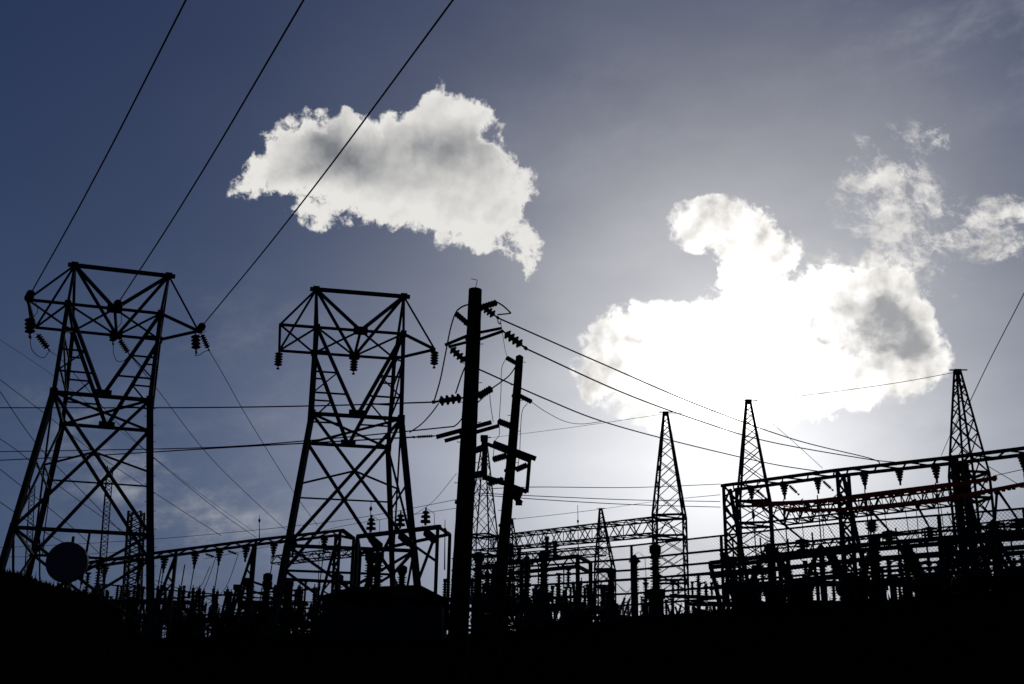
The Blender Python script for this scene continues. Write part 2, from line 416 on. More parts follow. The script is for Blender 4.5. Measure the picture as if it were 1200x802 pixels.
# ------------------------------------------------------------------ the two lattice pylons
TW = dict(wt=2.467, t=22.9, c=19.882, dc=2.396, wc=2.316, L=1.95, R=2.034, q=14.849, wq=2.292, dq=3.553, s=7.852, ws=3.045, ds=5.275)
def pylon(X, Y, a, z0, label, group, near):
    d = TW; ca, sa = math.cos(a), math.sin(a)
    W = lambda u, v, z: Vector((X+u*ca-v*sa, Y+u*sa+v*ca, z0+z))
    gz = ZT - z0 - .3
    t = thing('lattice_pylon', W(0, 0, gz+.3), label, 'pylon', group)
    def wd(z):
        k = (z-d['s'])/(d['q']-d['s']); return d['ws']+(d['wq']-d['ws'])*k, d['ds']+(d['dq']-d['ds'])*k
    A, B = W(-d['wt'], 0, d['t']), W(d['wt'], 0, d['t'])
    c = d['c']
    P = {}
    for n, sv in (('f', -1), ('b', 1)):
        for m, su in (('l', -1), ('m', 0), ('r', 1)):
            P[n+m] = W(su*d['wc'], sv*d['dc'], c)
            P['q'+n+m] = W(su*d['wq'], sv*d['dq'], d['q'])
            P['s'+n+m] = W(su*d['ws'], sv*d['ds'], d['s'])
    L1, L2, RR = W(-d['wc']-d['L'], -d['dc'], c), W(-d['wc']-d['L'], d['dc'], c), W(d['wc']+d['R'], 0, c)
    def corner(z, su, sv):
        w, dd = wd(z); return W(su*w, sv*dd, z)
    for su, m in ((-1, 'l'), (1, 'r')):
        for sv, n in ((-1, 'f'), (1, 'b')):
            mb = MB()
            base = corner(gz, su, sv)
            mb.bar(base, P['s'+n+m], .27); mb.bar(P['s'+n+m], P['q'+n+m], .25); mb.bar(P['q'+n+m], P[n+m], .21)
            mb.bar(P[n+m], A if su < 0 else B, .14)
            lg = mb.build('leg', STEEL, t)
            for pt, sz in ((P['q'+n+m], .36), (P[n+m], .31), (P['s'+n+m], .32)): MB().box(pt, sz, sz, sz*1.05, a).build('gusset_plate', STEEL, lg)
            ft = MB(); ft.box(base+Vector((0, 0, .25)), .9, .9, .7, a); ft.build('footing', CONC, lg)
    ux = Vector((ca, sa, 0))
    MB().bar(A-ux*.35, B+ux*.35, .20).build('top_beam', STEEL, t)
    for p in (A, B): MB().box(p, .36, .36, .3, a).build('peak_plate', STEEL, t)
    # crossarm: front and back chords, pointed at one end, square at the other
    mb = MB(); w = .135
    mb.bar(L1, P['fr'], w); mb.bar(L2, P['br'], w); mb.bar(P['fr'], RR, w); mb.bar(P['br'], RR, w); mb.bar(L1, L2, w)
    mb.bar(P['fl'], P['bl'], .12); mb.bar(P['fr'], P['br'], .12); mb.bar(P['fm'], P['bm'], .14)
    for x0, x1, y0, y1 in ((L1, P['fl'], L2, P['bl']), (P['fl'], P['fm'], P['bl'], P['bm']), (P['fm'], P['fr'], P['bm'], P['br'])):
        mb.bar(x0, y1, .085); mb.bar(y0, x1, .085)
    mb.build('crossarm', STEEL, t)
    for p, q in ((A, L1), (A, L2), (B, RR)): MB().bar(p, q, .09).build('arm_stay', STEEL, t)
    mb = MB()
    for p in (A, B):
        mb.bar(p, P['fm'], .17); mb.bar(p, P['bm'], .13)
    mb.box(P['fm'], .75, .4, .36, a); mb.box(P['bm'], .6, .4, .32, a); mb.build('peak_brace', STEEL, t)
    # V braces of the window, with ladder bars between them and the legs
    for n in 'fb':
        mb = MB(); v = P['q'+n+'m']
        for m in 'lr':
            p = P[n+m]; q = P['q'+n+m]; mb.bar(p, v, .165)
            pr = None
            for f in (.28, .52, .76):
                x, y = p.lerp(q, f), p.lerp(v, f); mb.bar(x, y, .085)
                if pr is not None: mb.bar(pr, y if int(f*100) != 76 else x, .075) if f < .6 else mb.bar(pr, x, .075)
                pr = y
        mb.build('window_brace', STEEL, t)
        MB().box(v+Vector((0, 0, .12)), .85, .14, .42, a).build('gusset_plate', STEEL, t)
    # waist frame
    mb = MB()
    mb.bar(P['qfl'], P['qfr'], .18); mb.bar(P['qbl'], P['qbr'], .17); mb.bar(P['qfl'], P['qbl'], .14); mb.bar(P['qfr'], P['qbr'], .14)
    mb.bar(P['qfl'], P['qbr'], .11); mb.bar(P['qbl'], P['qfr'], .11)
    mb.build('waist_frame', STEEL, t)
    # side faces of the upper body
    for m in 'lr':
        mb = MB(); mb.lace(P['f'+m], P['qf'+m], P['b'+m], P['qb'+m], 3, .085, False, True)
        mb.build('side_bracing', STEEL, t)
    # lower body: ring, X bracing on the four faces, diaphragm through the crossings
    mb = MB()
    mb.bar(P['sfl'], P['sfr'], .17); mb.bar(P['sbl'], P['sbr'], .13); mb.bar(P['sfl'], P['sbl'], .13); mb.bar(P['sfr'], P['sbr'], .13)
    mb.build('belt_frame', STEEL, t)
    for (m1, m2) in (('fl', 'fr'), ('bl', 'br')):
        mb = MB()
        mb.bar(P['q'+m1], P['s'+m2], .155); mb.bar(P['q'+m2], P['s'+m1], .155)
        mb.build('cross_brace', STEEL, t)
    for m in 'lr':
        mb = MB(); mb.bar(P['qf'+m], P['sb'+m], .10); mb.bar(P['qb'+m], P['sf'+m], .10)
        mid = [corner((d['q']+d['s'])/2, -1 if m == 'l' else 1, v) for v in (-1, 1)]
        mb.bar(mid[0], mid[1], .08)
        mb.build('side_bracing', STEEL, t)
    zi = (d['q']*d['ws'] + d['s']*d['wq'])/(d['ws']+d['wq'])
    w, dd = wd(zi)
    cf, cb = W(0, -dd, zi), W(0, dd, zi)
    for su in (-1, 1):
        mb = MB(); mb.bar(W(su*w, dd, zi), cb, .085); mb.bar(W(su*w, 0, zi), cf, .085); mb.bar(W(su*w, 0, zi), W(su*w, dd, zi), .07)
        mb.build('diaphragm', STEEL, t)
    lo = gz + .2
    mb = MB()
    for sv, n in ((-1, 'f'), (1, 'b')):
        m_ = W(0, sv*d['ds'], d['s'])
        mb.bar(corner(lo, -1, sv), P['s'+n+'r'], .14); mb.bar(corner(lo, 1, sv), P['s'+n+'l'], .14)
    for su, m in ((-1, 'l'), (1, 'r')):
        mb.bar(corner(lo, su, -1), P['sb'+m], .11); mb.bar(corner(lo, su, 1), P['sf'+m], .11)
    mb.build('lower_bracing', STEEL, t)
    if near: # step bolts up one leg
        mb = MB()
        p, q = corner(lo, 1, -1), P['qfr']
        for i in range(26):
            x = p.lerp(q, i/26); MB().bar(x, x+ux*(.27 if i % 2 else -.27), .025).build('step_bolt', STEEL, t)
    P.update(A=A, B=B, L1=L1, L2=L2, R=RR, W=W); return P

P1 = pylon(-21.508, 60, .288, 1.67, 'big lattice pylon at the far left with wires running up out of the sky', 'lattice pylons', True)
P2 = pylon(-8.626, 62.028, .192, 1.33, 'lattice pylon between the left pylon and the tall wooden pole, without line wires', 'lattice pylons', False)

# strings and jumpers of the left pylon
down = Vector((0, 0, -1))
GS = 'insulators on the left pylon'
ends = []
for k, (key_f, key_b, where) in enumerate((('L1', 'L2', 'square left tip of the left pylon crossarm'), ('fm', 'bm', 'middle of the left pylon crossarm'), ('R', 'R', 'pointed right tip of the left pylon crossarm'))):
    f, b = P1[key_f], P1[key_b]
    tgt = ((218, 0, 30), (356, 0, 29), (531, 0, 28))[k]
    tp = at(*tgt); dr = (tp-f).normalized()
    e1 = f+dr*1.35
    string(5, f, e1, 'tension insulator seen end on at the ' + where, GS, .16, .175)
    sl = (((43, 391), (58, 411)), ((139.5, 397.5), (152, 416)), ((236, 391), (245, 411)))[k]
    by = b.y-.1
    s1, q = at(*sl[0], by), at(*sl[1], by+.35)
    string(6, s1, q, 'slanting insulator string at the ' + where, GS, .16, .21)
    MB().tube([b, s1], .04, 6).build('link_plate', STEEL, None) if False else None
    vs_ = (((35, 370), (35.2, 396)), ((131.8, 385), (132.6, 404)), ((229, 390), (230, 414)))[k]
    vy = (f.y+.3, b.y-.2, b.y-.5)[k]
    s0, e3 = at(*vs_[0], vy), at(*vs_[1], vy)
    string(4, s0, e3, 'upright insulator string steadying the jumper at the ' + where, GS, .16, .21)
    if k == 0: wire('straight hanger rod from the square left tip to its upright insulator string', [f, s0], .05, 'hanger rod', None, 'hanger_rod', STEEL)
    lp = (((37, 409), (44, 417), (52, 419)), ((133, 414), (137, 423), (145, 423)), ((229, 417), (234, 416), (240, 412)))[k]
    wire('jumper loop below the ' + where, [e3]+[at(x, y, vy+(q.y-vy)*(i+1)/4) for i, (x, y) in enumerate(lp)]+[q], .02, 'jumper wire', 'jumper loops', 'jumper_wire')
    wire('jumper lead from the wire end at the ' + where, [e1, f.lerp(s0, .4)+Vector((.45, -.1, 0)), f.lerp(s0, .8)+Vector((.4, 0, 0)), s0.lerp(e3, .2)], .018, 'jumper wire', 'jumper loops', 'jumper_wire')
    ends.append(q)
    far = tp + (tp-e1)*1.4; far.z += 1.5
    mid1 = e1.lerp(tp, .5) + down*.30
    wire(('thick overhead wire ending at the left pylon crossarm, leftmost of the three at the top',
          'thick overhead wire to the middle of the left pylon, second of three',
          'thick overhead wire crossing the lone cloud down to the left pylon tip')[k], [e1, mid1, tp, far], .030, group='wires coming down from overhead')
tails = ([(78, 428, 70), (135, 493, 78), (184, 540, 86), (259, 601, 100), (300, 630, 108)],
         [(187, 460, 74), (250, 540, 90), (325, 612, 106), (345, 628, 110)],
         [(262, 440, 70), (295, 498, 80), (345, 578, 96), (372, 616, 104)])
for k, tl in enumerate(tails):
    wire(('wire leaving the square left tip of the left pylon down towards the yard', 'wire leaving the middle of the left pylon down to the left gantry',
          'wire leaving the right tip of the left pylon, passing close left of the second pylon')[k], [ends[k]]+[at(*p) for p in tl], .022, group='wires from the left pylon to the yard')
# strings of the second pylon
for k, key in enumerate(('L2', 'bm', 'R')):
    p = P2[key]
    string(5, p, p+down*1.10, 'short insulator hanging under the %s of the second pylon crossarm' % ('square left end', 'middle', 'pointed right tip')[k], 'insulators under the second pylon', .16, .24)

# ------------------------------------------------------------------ tapering lattice masts
def mast(name, px, py, Y, half, zk, label, group, cat='mast', yaw=.45, w=.072, panels=8, lower=7, zb=ZT, foot=None):
    """square mast: pyramid from its top to height zk, straight below; four corner legs"""
    top = at(px, py, Y); t = thing(name, (top.x, Y, zb), label, cat, group)
    fx = top.x if foot is None else at(foot[0], foot[1], Y).x
    c0 = Vector((fx, Y, 0)); lean = Vector((top.x-fx, 0, 0))
    cr = [Vector((math.cos(yaw+i*math.pi/2), math.sin(yaw+i*math.pi/2), 0))*half*1.414 for i in range(4)]
    tiny = .10/half
    def C(i, z):
        f = 1. if z <= zk else 1+(tiny-1)*(z-zk)/(top.z-zk)
        return c0 + lean*max(0, (z-zk)/(top.z-zk)) + cr[i % 4]*f + Vector((0, 0, z))
    for i in range(4):
        mb = MB(); mb.bar(C(i, zb), C(i, zk), w*1.25); mb.bar(C(i, zk), C(i, top.z), w*1.15); mb.build('leg', STEEL, t)
    zs = [zk]; z = zk
    tot = sum(.82**i for i in range(panels))
    for i in range(panels): z += (top.z-zk-.3)*.82**i/tot; zs.append(z)
    for i in range(4):
        mb = MB()
        for k, (a, b) in enumerate(zip(zs, zs[1:])):
            mb.bar(C(i, a), C(i+1, b), w*.6) if k % 2 else mb.bar(C(i+1, a), C(i, b), w*.6)
            if k < 3: mb.bar(C(i, b), C(i+1, a), w*.5) if k % 2 else mb.bar(C(i+1, b), C(i, a), w*.5)
        zl = [zb+(zk-zb)*k/lower for k in range(lower+1)]
        for a, b in zip(zl, zl[1:]):
            mb.bar(C(i, a), C(i+1, b), w*.6); mb.bar(C(i+1, a), C(i, b), w*.6)
        mb.build('bracing', STEEL, t)
    for k, z in enumerate((zk, zk-(zk-zb)*.16, zk-(zk-zb)*.5)):
        mb = MB()
        for i in range(4): mb.bar(C(i, z), C(i+1, z), w*1.5)
        if k < 2: mb.bar(C(0, z), C(2, z), w)
        mb.build('ring_frame', STEEL, t)
    mb = MB(); mb.box(top, .30, .22, .22); mb.bar(top+Vector((-.35, 0, .08)), top+Vector((.45, 0, .1)), .05); mb.build('cap', STEEL, t)
    return top, C
def zat(px, py, Y): return at(px, py, Y).z
MA = mast('lattice_mast', 1122, 436, 50, .60, zat(1135, 556, 50), 'tall tapering lattice mast rising through the right gantry, nearest the right edge', 'tapering lattice masts', yaw=.95, foot=(1140, 600))
MBm = mast('lattice_mast', 877, 471, 56, .76, zat(884, 590, 56), 'tapering lattice mast below the bright sun, just behind the left end of the right gantry', 'tapering lattice masts', yaw=.50, foot=(884, 590))
MC = mast('lattice_mast', 780, 485, 62, .80, zat(784, 606, 62), 'tapering lattice mast standing free with open sky on both sides', 'tapering lattice masts', yaw=.52, foot=(784.5, 606))
MD = mast('lattice_mast', 568, 514, 84, .84, zat(570, 628, 84), 'tapering lattice mast seen between the tall wooden pole and the leaning pole', 'tapering lattice masts', yaw=.4)
ME = mast('lattice_mast', 704, 597, 112, .84, zat(708, 668, 112), 'small distant tapering lattice mast poking above the middle truss', 'tapering lattice masts', yaw=.5, w=.105, foot=(709, 668))
MF = mast('lattice_mast', 599, 609, 112, .9, zat(601, 680, 112), 'small distant lattice mast half hidden by the leaning wooden pole', 'tapering lattice masts', yaw=.3, w=.09)

# box trusses joining the masts
def truss(name, a, b, h, dep, n, label, group=None, w=.075, back=None, parent=None, cat='truss'):
    """four chord box truss between a and b (front top chord ends)"""
    a, b = Vector(a), Vector(b); d = (b-a).normalized(); bk = Vector((-d.y, d.x, 0)).normalized()
    if bk.y < 0: bk = -bk
    bk *= dep; dn = Vector((0, 0, -h))
    t = thing(name, (a+b)/2+dn, label, cat, group) if parent is None else parent
    for nm, off in (('chord', Vector()), ('chord', dn), ('chord', bk), ('chord', bk+dn)):
        MB().bar(a+off, b+off, w).build(nm, STEEL, t)
    for o1, o2 in ((Vector(), dn), (bk, bk+dn), (Vector(), bk), (dn, dn+bk)):
        mb = MB(); mb.lace(a+o1, b+o1, a+o2, b+o2, n, w*.6)
        for i in range(0, n+1, 4): mb.bar((a+o1).lerp(b+o1, i/n), (a+o2).lerp(b+o2, i/n), w*.6)
        mb.build('lacing', STEEL, t)
    return t
truss('box_truss', at(553, 631, 84), at(765, 606, 62.5), .85, 1.5, 26, 'box truss reaching from behind the tall wooden pole to the free standing mast', 'yard box trusses')
truss('box_truss', at(804, 606, 62), at(866, 598, 57), .8, 1.5, 1, 'short box truss between the free standing mast and the mast below the sun', 'yard box trusses') if False else None
truss('box_truss', at(903, 593, 56), at(1119, 566, 50.5), .75, 1.4, 24, 'box truss behind the red bars, between the two masts at the right', 'yard box trusses')
truss('box_truss', at(560, 652, 95), at(700, 640, 88), .6, 1.2, 20, 'thin box truss low behind the middle of the yard', 'yard box trusses', w=.08)
truss('box_truss', at(318, 652, 92), at(420, 640, 88), .55, 1.2, 14, 'thin box truss seen through the legs of the second pylon', 'yard box trusses', w=.08)
truss('box_truss', at(903, 640, 68), at(1200, 608, 62), .6, 1.2, 26, 'low box truss crossing behind the switch rack at the right', 'yard box trusses', w=.08)

# ------------------------------------------------------------------ left side masts and aerials
def lattice_pole(name, bx, by, tx, ty, Y, half, n, label, w=.05, cat='mast'):
    b, t_ = at(bx, by, Y), at(tx, ty, Y); b.z = min(b.z, ZT) if False else b.z
    t = thing(name, b, label, cat)
    tri = [Vector((math.cos(.4+k*math.tau/3), math.sin(.4+k*math.tau/3), 0))*half for k in range(3)]
    for k in range(3): MB().bar(b+tri[k], t_+tri[k]*.8, w).build('leg', STEEL, t)
    mb = MB()
    for k in range(3): mb.lace(b+tri[k], t_+tri[k]*.8, b+tri[(k+1) % 3], t_+tri[(k+1) % 3]*.8, n, w*.6)
    mb.build('lacing', STEEL, t); return t
lattice_pole('aerial_mast', 112, 752, 128, 547, 95, .38, 40, 'slim lattice aerial mast seen through the left pylon, right of the round dish', .07)
lattice_pole('aerial_mast', 27, 752, 37, 569, 80, .28, 34, 'slim lattice aerial mast close behind the left legs of the left pylon', .05)
t = thing('lattice_mast', at(153, 752, 66), 'stubby straight lattice mast beside the right leg of the left pylon', 'mast')
bq, tq = at(152, 752, 66), at(160, 600, 66); hw = .42
qs = [Vector((a, b, 0)) for a, b in ((-hw, -hw), (hw, -hw), (hw, hw), (-hw, hw))]
for k in range(4): MB().bar(bq+qs[k], tq+qs[k]*.85, .085).build('leg', STEEL, t)
mb = MB()
for k in range(4): mb.lace(bq+qs[k], tq+qs[k]*.85, bq+qs[(k+1) % 4], tq+qs[(k+1) % 4]*.85, 20, .05, True)
mb.build('lacing', STEEL, t)
def whip(bx, by, tx, ty, Y, label, r=.02):
    b, p = at(bx, by, Y), at(tx, ty, Y)
    t = thing('whip_aerial', b, label, 'aerial', 'whip aerials')
    MB().tube([b, p], r*1.4, 6, r*.6).build('rod', STEEL, t)
    m = b.lerp(p, .72); MB().lathe(m, m+(p-b).normalized()*.22, [(0, .03), (.3, .07), (.7, .07), (1, .03)], 8).build('coil', STEEL, t)
whip(50, 640, 62, 551, 70, 'thin whip aerial between the left legs of the left pylon', .03)
whip(433, 628, 435, 588, 55, 'thin whip aerial above the steel frame beside the second pylon')
whip(304, 634, 304, 604, 70, 'thin whip aerial on the left gantry', .025)
whip(521, 668, 521.5, 609, 46, 'thin whip aerial left of the tall wooden pole')
whip(678, 668, 677, 592, 80, 'thin whip aerial above the middle truss', .028)
whip(373, 700, 374, 634, 80, 'thin whip aerial seen under the end of the left gantry', .025)

# drum dish
c = at(78, 659, 46); nrm = Vector((.12, -1, -.05)).normalized()
t = thing('drum_dish', at(78, 700, 46.5), 'round drum shaped dish aerial low between the legs of the left pylon', 'dish aerial')
MB().lathe(c-nrm*.45, c, [(0, .45), (.35, .74), (.4, .78), (1, .79)], 40).build('drum', TANK, t)
MB().lathe(c-nrm*.0+nrm*.002, c+nrm*.04, [(0, .785), (.6, .77), (1, .70)], 40).build('radome', DISHM, t)
pb = c-nrm*.55; MB().tube([(pb.x, pb.y, 6.2), (pb.x, pb.y, pb.z+1.05)], .06, 8).build('mounting_pole', STEEL, t)
MB().bar(pb, c-nrm*.3, .2).build('bracket', STEEL, t)
mb = MB(); mb.tube([(pb.x+.62, pb.y-.2, 6.2), (pb.x+.70, pb.y-.2, pb.z+1.25)], .05, 8); mb.build('stay_pole', STEEL, t)
t = thing('panel_aerial', at(47, 690, 50), 'small curved panel aerial on a pole left of the round dish', 'aerial')
p0 = at(46.5, 690, 50); MB().tube([p0, at(46.5, 632, 50)], .035, 8).build('mounting_pole', STEEL, t)
for dxx in (-.12, .12):
    mb = MB(); mb.tube([at(46.5, 652, 50)+Vector((dxx*.3, 0, 0)), at(46.5, 648, 50)+Vector((dxx*1.3, -.05, 0)), at(46.5, 640, 50)+Vector((dxx*1.6, -.05, 0)), at(46.5, 636, 50)+Vector((dxx*.5, 0, 0))], .025, 6)
    mb.build('loop', STEEL, t)

# ------------------------------------------------------------------ post and bell insulators
def bell(n=4, r0=.20, r1=.11, h=.55, name='bell_insulator'):
    """stack of sheds that narrows downwards, hangs -Z"""
    prof = [(0, .06)]
    for i in range(n):
        a, b = .06+i*.86/n, .06+(i+.8)*.86/n; r = r0+(r1-r0)*i/(n-1)
        prof += [(a, .06), (a+.02, r*.9), ((a+b)/2, r), (b-.01, r*.85), (b, .07)]
    prof += [(1, .05)]
    return MB().lathe((0, 0, 0), (0, 0, -h), prof, 12)
_bell = []
def hang_bell(p, label, group, s_=1., rod=None):
    if not _bell:
        t = bpy.data.objects.new('bell_insulator', None); col.objects.link(t)
        MB().box((0, 0, .05), .30, .26, .12).build('mount', STEEL, t)
        bell().build('sheds', PORC, t)
        MB().tube([(0, 0, -.53), (0, 0, -.70)], .05, 8).build('clamp', STEEL, t); _bell.append(t)
    else: t = copy_tree(_bell[0])
    t.location = p; t.scale = (s_, s_, s_); tag(t, label, 'insulator', group); return t

def gantry(name, tops, Y_of, dep, h, cols_px, label, group, w=.14, n_per=2.0, splay=.9, cat='gantry'):
    """laced beam (front and back chords) on pairs of laced legs; tops = [(px, py, Y)] of the front top chord"""
    pts = [at(*p) for p in tops]; zt = sum(p.z for p in pts)/len(pts)
    a, b = pts[0], pts[-1]; d = (b-a).normalized(); bk = Vector((-d.y, d.x, 0)).normalized()
    if bk.y < 0: bk = -bk
    bk *= dep; dn = Vector((0, 0, -h)); t = thing(name, Vector(((a.x+b.x)/2, (a.y+b.y)/2, ZT)), label, cat, group)
    for off in (Vector(), bk):
        mb = MB()
        for p, q in zip(pts, pts[1:]): mb.bar(p+off, q+off, w*.8, w)
        mb.build('chord', STEEL, t)
    mb = MB()
    for p, q in zip(pts, pts[1:]):
        n = max(2, int((q-p).length*n_per))
        mb.lace(p, q, p+bk, q+bk, n, w*.42)
    mb.build('lacing', STEEL, t)
    def on(px):
        k = 0
        while k < len(tops)-2 and px > tops[k+1][0]: k += 1
        f = (px-tops[k][0])/(tops[k+1][0]-tops[k][0]); return pts[k].lerp(pts[k+1], f)
    for px in cols_px:
        c = on(px); cm = MB()
        c2 = c + d*.45
        for off in (Vector(), bk):
            cm.bar(Vector((c.x+off.x, c.y+off.y, ZT-.2)), c+off, w*.95)
        cm.lace(Vector((c.x, c.y, ZT)), c, Vector((c.x+bk.x, c.y+bk.y, ZT)), c+bk, 12, w*.5, True)
        if px == 1118:
            for off in (Vector(), bk): cm.bar(Vector((c.x+off.x, c.y+off.y, ZT-.2)), c+off, w*1.9)
        o = cm.build('column', STEEL, t)
        s2 = MB(); e = Vector((c.x, c.y, ZT-.2)) + bk*.5 + d*splay
        s2.bar(e, c+bk*.5+dn, w); s2.lace(Vector((c.x, c.y, ZT)), c+dn, e, c+bk*.5+dn, 8, w*.45); s2.build('raking_leg', STEEL, t)
    return t, on, bk, dn
# right gantry
Yr = lambda px: 46 + (px-845)/(1200-845)*-7
GR, onR, bkR, dnR = gantry('gantry', [(845, 569.5, 46), (978, 551.5, 43.4), (1116, 536, 40.6), (1200, 525.5, 39), (1330, 508, 36.5)], Yr, 1.05, .07, (848, 981, 1118, 1325),
     'long laced steel gantry running off the right edge above the red bars', 'laced gantries', w=.12)
xs_r = (874, 913, 952, 1007, 1049, 1091, 1192)
for k, px in enumerate(xs_r):
    p = onR(px)+bkR*.5+dnR-Vector((0, 0, .08))
    hang_bell(p, 'bell shaped insulator under the right gantry, %s from its left end' % ORD[k], 'bell insulators under the right gantry', (.80, .86, .78, .84, .80, .88, .82)[k])
    if k != 4:
        L = (2.6, 2.5, 2.7, 3.0, 0, 3.4, 3.6)[k]
        q = p+Vector((random.uniform(-.06, .06), 0, -.6)); e = q+Vector((.05, 0, -L))
        t = thing('drop_rod', e, 'thin drop rod under the right gantry, below the %s bell insulator from its left' % ORD[k], 'conductor rod', 'drop rods under the right gantry')
        MB().tube([q, e], .022, 6).build('rod', WIRE, t)
        m = q.lerp(e, .12); MB().lathe(m, m-Vector((0, 0, .3)), [(0, .03), (.2, .06), (.8, .06), (1, .03)], 8).build('joint', STEEL, t)
        m = q.lerp(e, .93); MB().lathe(m, m-Vector((0, 0, .2)), [(0, .03), (.2, .07), (.8, .05), (1, .03)], 8).build('clamp', STEEL, t)
    if k < 3:
        a = p + Vector((.15, -.05, -.02)); b = a+Vector((.55, 0, -.55))
        string(6, a, b, 'slanting insulator string under the right gantry, beside the %s bell insulator' % ORD[k], 'slanting strings on the right gantry', .10, .11, .62)
        wire('short hooked jumper below the slanting string, %s under the right gantry' % ORD[k], [b, b+Vector((-.25, 0, -.25)), b+Vector((.1, 0, -.38)), b+Vector((.55, 0, -.20)), b+Vector((.8, 0, -.5))], .022, 'jumper wire', 'jumper loops', 'jumper_wire')
# red bars
for k, (pl, lab) in enumerate((([(881, 590.5, 44.8), (930, 589, 44), (976, 585.8, 43), (1040, 578.6, 41.8), (1099, 571, 40.6), (1168, 560, 39.2)], 'upper sagging red covered bar across the right gantry'),
                         ([(918, 597.5, 44), (955, 598, 43.4), (988, 597, 42.8), (1045, 592, 41.6), (1099, 585.5, 40.4), (1150, 577, 39.4), (1200, 567.5, 38.4), (1290, 549, 37)], 'lower red covered bar running off the right edge'))):
    pts = sag([at(*p) for p in pl], 8)
    t = thing('red_busbar', pts[0], lab, 'busbar', 'red covered bars')
    mb = MB()
    for a, b in zip(pts, pts[1:]): mb.bar(a, b+(b-a)*.02, .07, .13)
    mb.build('cover', RED, t)
    mb = MB(); i = 0
    L = 0
    for a, b in zip(pts, pts[1:]):
        L += (b-a).length
        while L > .22:
            L -= .22; f = random.uniform(.3, .7); c = a.lerp(b, f); MB().box(c-Vector((0, 0, .082+random.uniform(-.008, .010))), .10, .08, .05).build('cover_clip', RED, t)

# left gantry
GL, onL, bkL, dnL = gantry('gantry', [(70, 664.5, 56), (180, 648.5, 57), (300, 633, 58.5), (401, 621.5, 59.5)], None, 1.9, .08, (80, 206, 300, 399),
     'laced steel gantry running low behind both pylons at the left', 'laced gantries', w=.14, splay=-1.2)
e = onL(401)
mb = MB(); mb.bar(e, e+Vector((.5, .9, -.3)), .16); mb.bar(e+bkL, e+Vector((.5, .9, -.3)), .14); mb.bar(e+Vector((.5, .9, -.3)), Vector((e.x+.5, e.y+.9, ZT)), .16); mb.build('end_frame', STEEL, GL)
for k, px in enumerate((122, 165, 193, 229, 258, 290, 323, 346, 383)):
    p = onL(px)+bkL*.5+dnL-Vector((0, 0, .1))
    hang_bell(p, 'bell shaped insulator under the left gantry, %s from its left end' % ORD[k], 'bell insulators under the left gantry', 1.05)
    if k not in (5, 7):
        q = p-Vector((0, 0, .7)); e = q+Vector((-.12, 0, -(1.5+.25*(k % 3))))
        t = thing('drop_rod', e, 'thin drop rod under the left gantry, below the %s bell insulator from its left' % ORD[k], 'conductor rod', 'drop rods under the left gantry')
        MB().tube([q, e], .028, 6).build('rod', WIRE, t)
        MB().lathe(e+Vector((0, 0, .3)), e, [(0, .03), (.2, .08), (.8, .08), (1, .03)], 8).build('clamp', STEEL, t)
for k, (x0, x1) in enumerate(((240, 254), (267, 281))):
    a = onL(x0)+bkL*.5+dnL-Vector((0, 0, .15)); b = onL(x1)+bkL*.5+dnL-Vector((0, 0, .42))
    string(5, a, b, 'nearly level insulator string under the left gantry, %s pylon legs' % ('nearer the left' if k == 0 else 'nearer the second'), 'level strings on the left gantry')
    wire('slack wire dropping from the level string %s' % ('nearer the left pylon' if k == 0 else 'nearer the second pylon'), [b, b+Vector((-.5, .1, -1.6)), b+Vector((-1.3, .2, -2.4)), b+Vector((-2.1, .3, -2.6))], .018, 'jumper wire', 'jumper loops', 'jumper_wire')

# ------------------------------------------------------------------ steel frame beside the second pylon
FY = 50
t = thing('steel_portal', (at(465, 700, FY).x, FY, ZT), 'open steel frame with three slanted cylinders, right of the second pylon', 'steel frame')
bl, br = at(419, 629, FY), at(513, 617.5, FY-2.5); bk = Vector((.4, 2.0, 0))
MB().bar(bl, br+Vector((.1, 0, 0)), .17).build('top_rail', STEEL, t)
MB().bar(bl+bk+Vector((-.5, 0, -.45)), br+bk, .12).build('top_rail', STEEL, t)
for p in (bl, br, bl+bk+Vector((-.5, 0, -.45)), br+bk): MB().bar((p.x, p.y, ZT-.1), p, .14).build('post', STEEL, t)
mb = MB(); mb.bar(bl, bl+bk+Vector((-.5, 0, -.45)), .12); mb.bar(br, br+bk, .1)
mb.bar(bl.lerp(br, .45), (bl.x+.1, bl.y, ZT+.9), .10); mb.bar(bl.lerp(br, .95)-Vector((0, 0, .55)), bl.lerp(br, .80)-Vector((0, 0, 2.0)), .09)
mb.bar(bl.lerp(br, .72)-Vector((0, 0, .65)), br-Vector((0, 0, 1.4)), .09); mb.build('brace', STEEL, t)
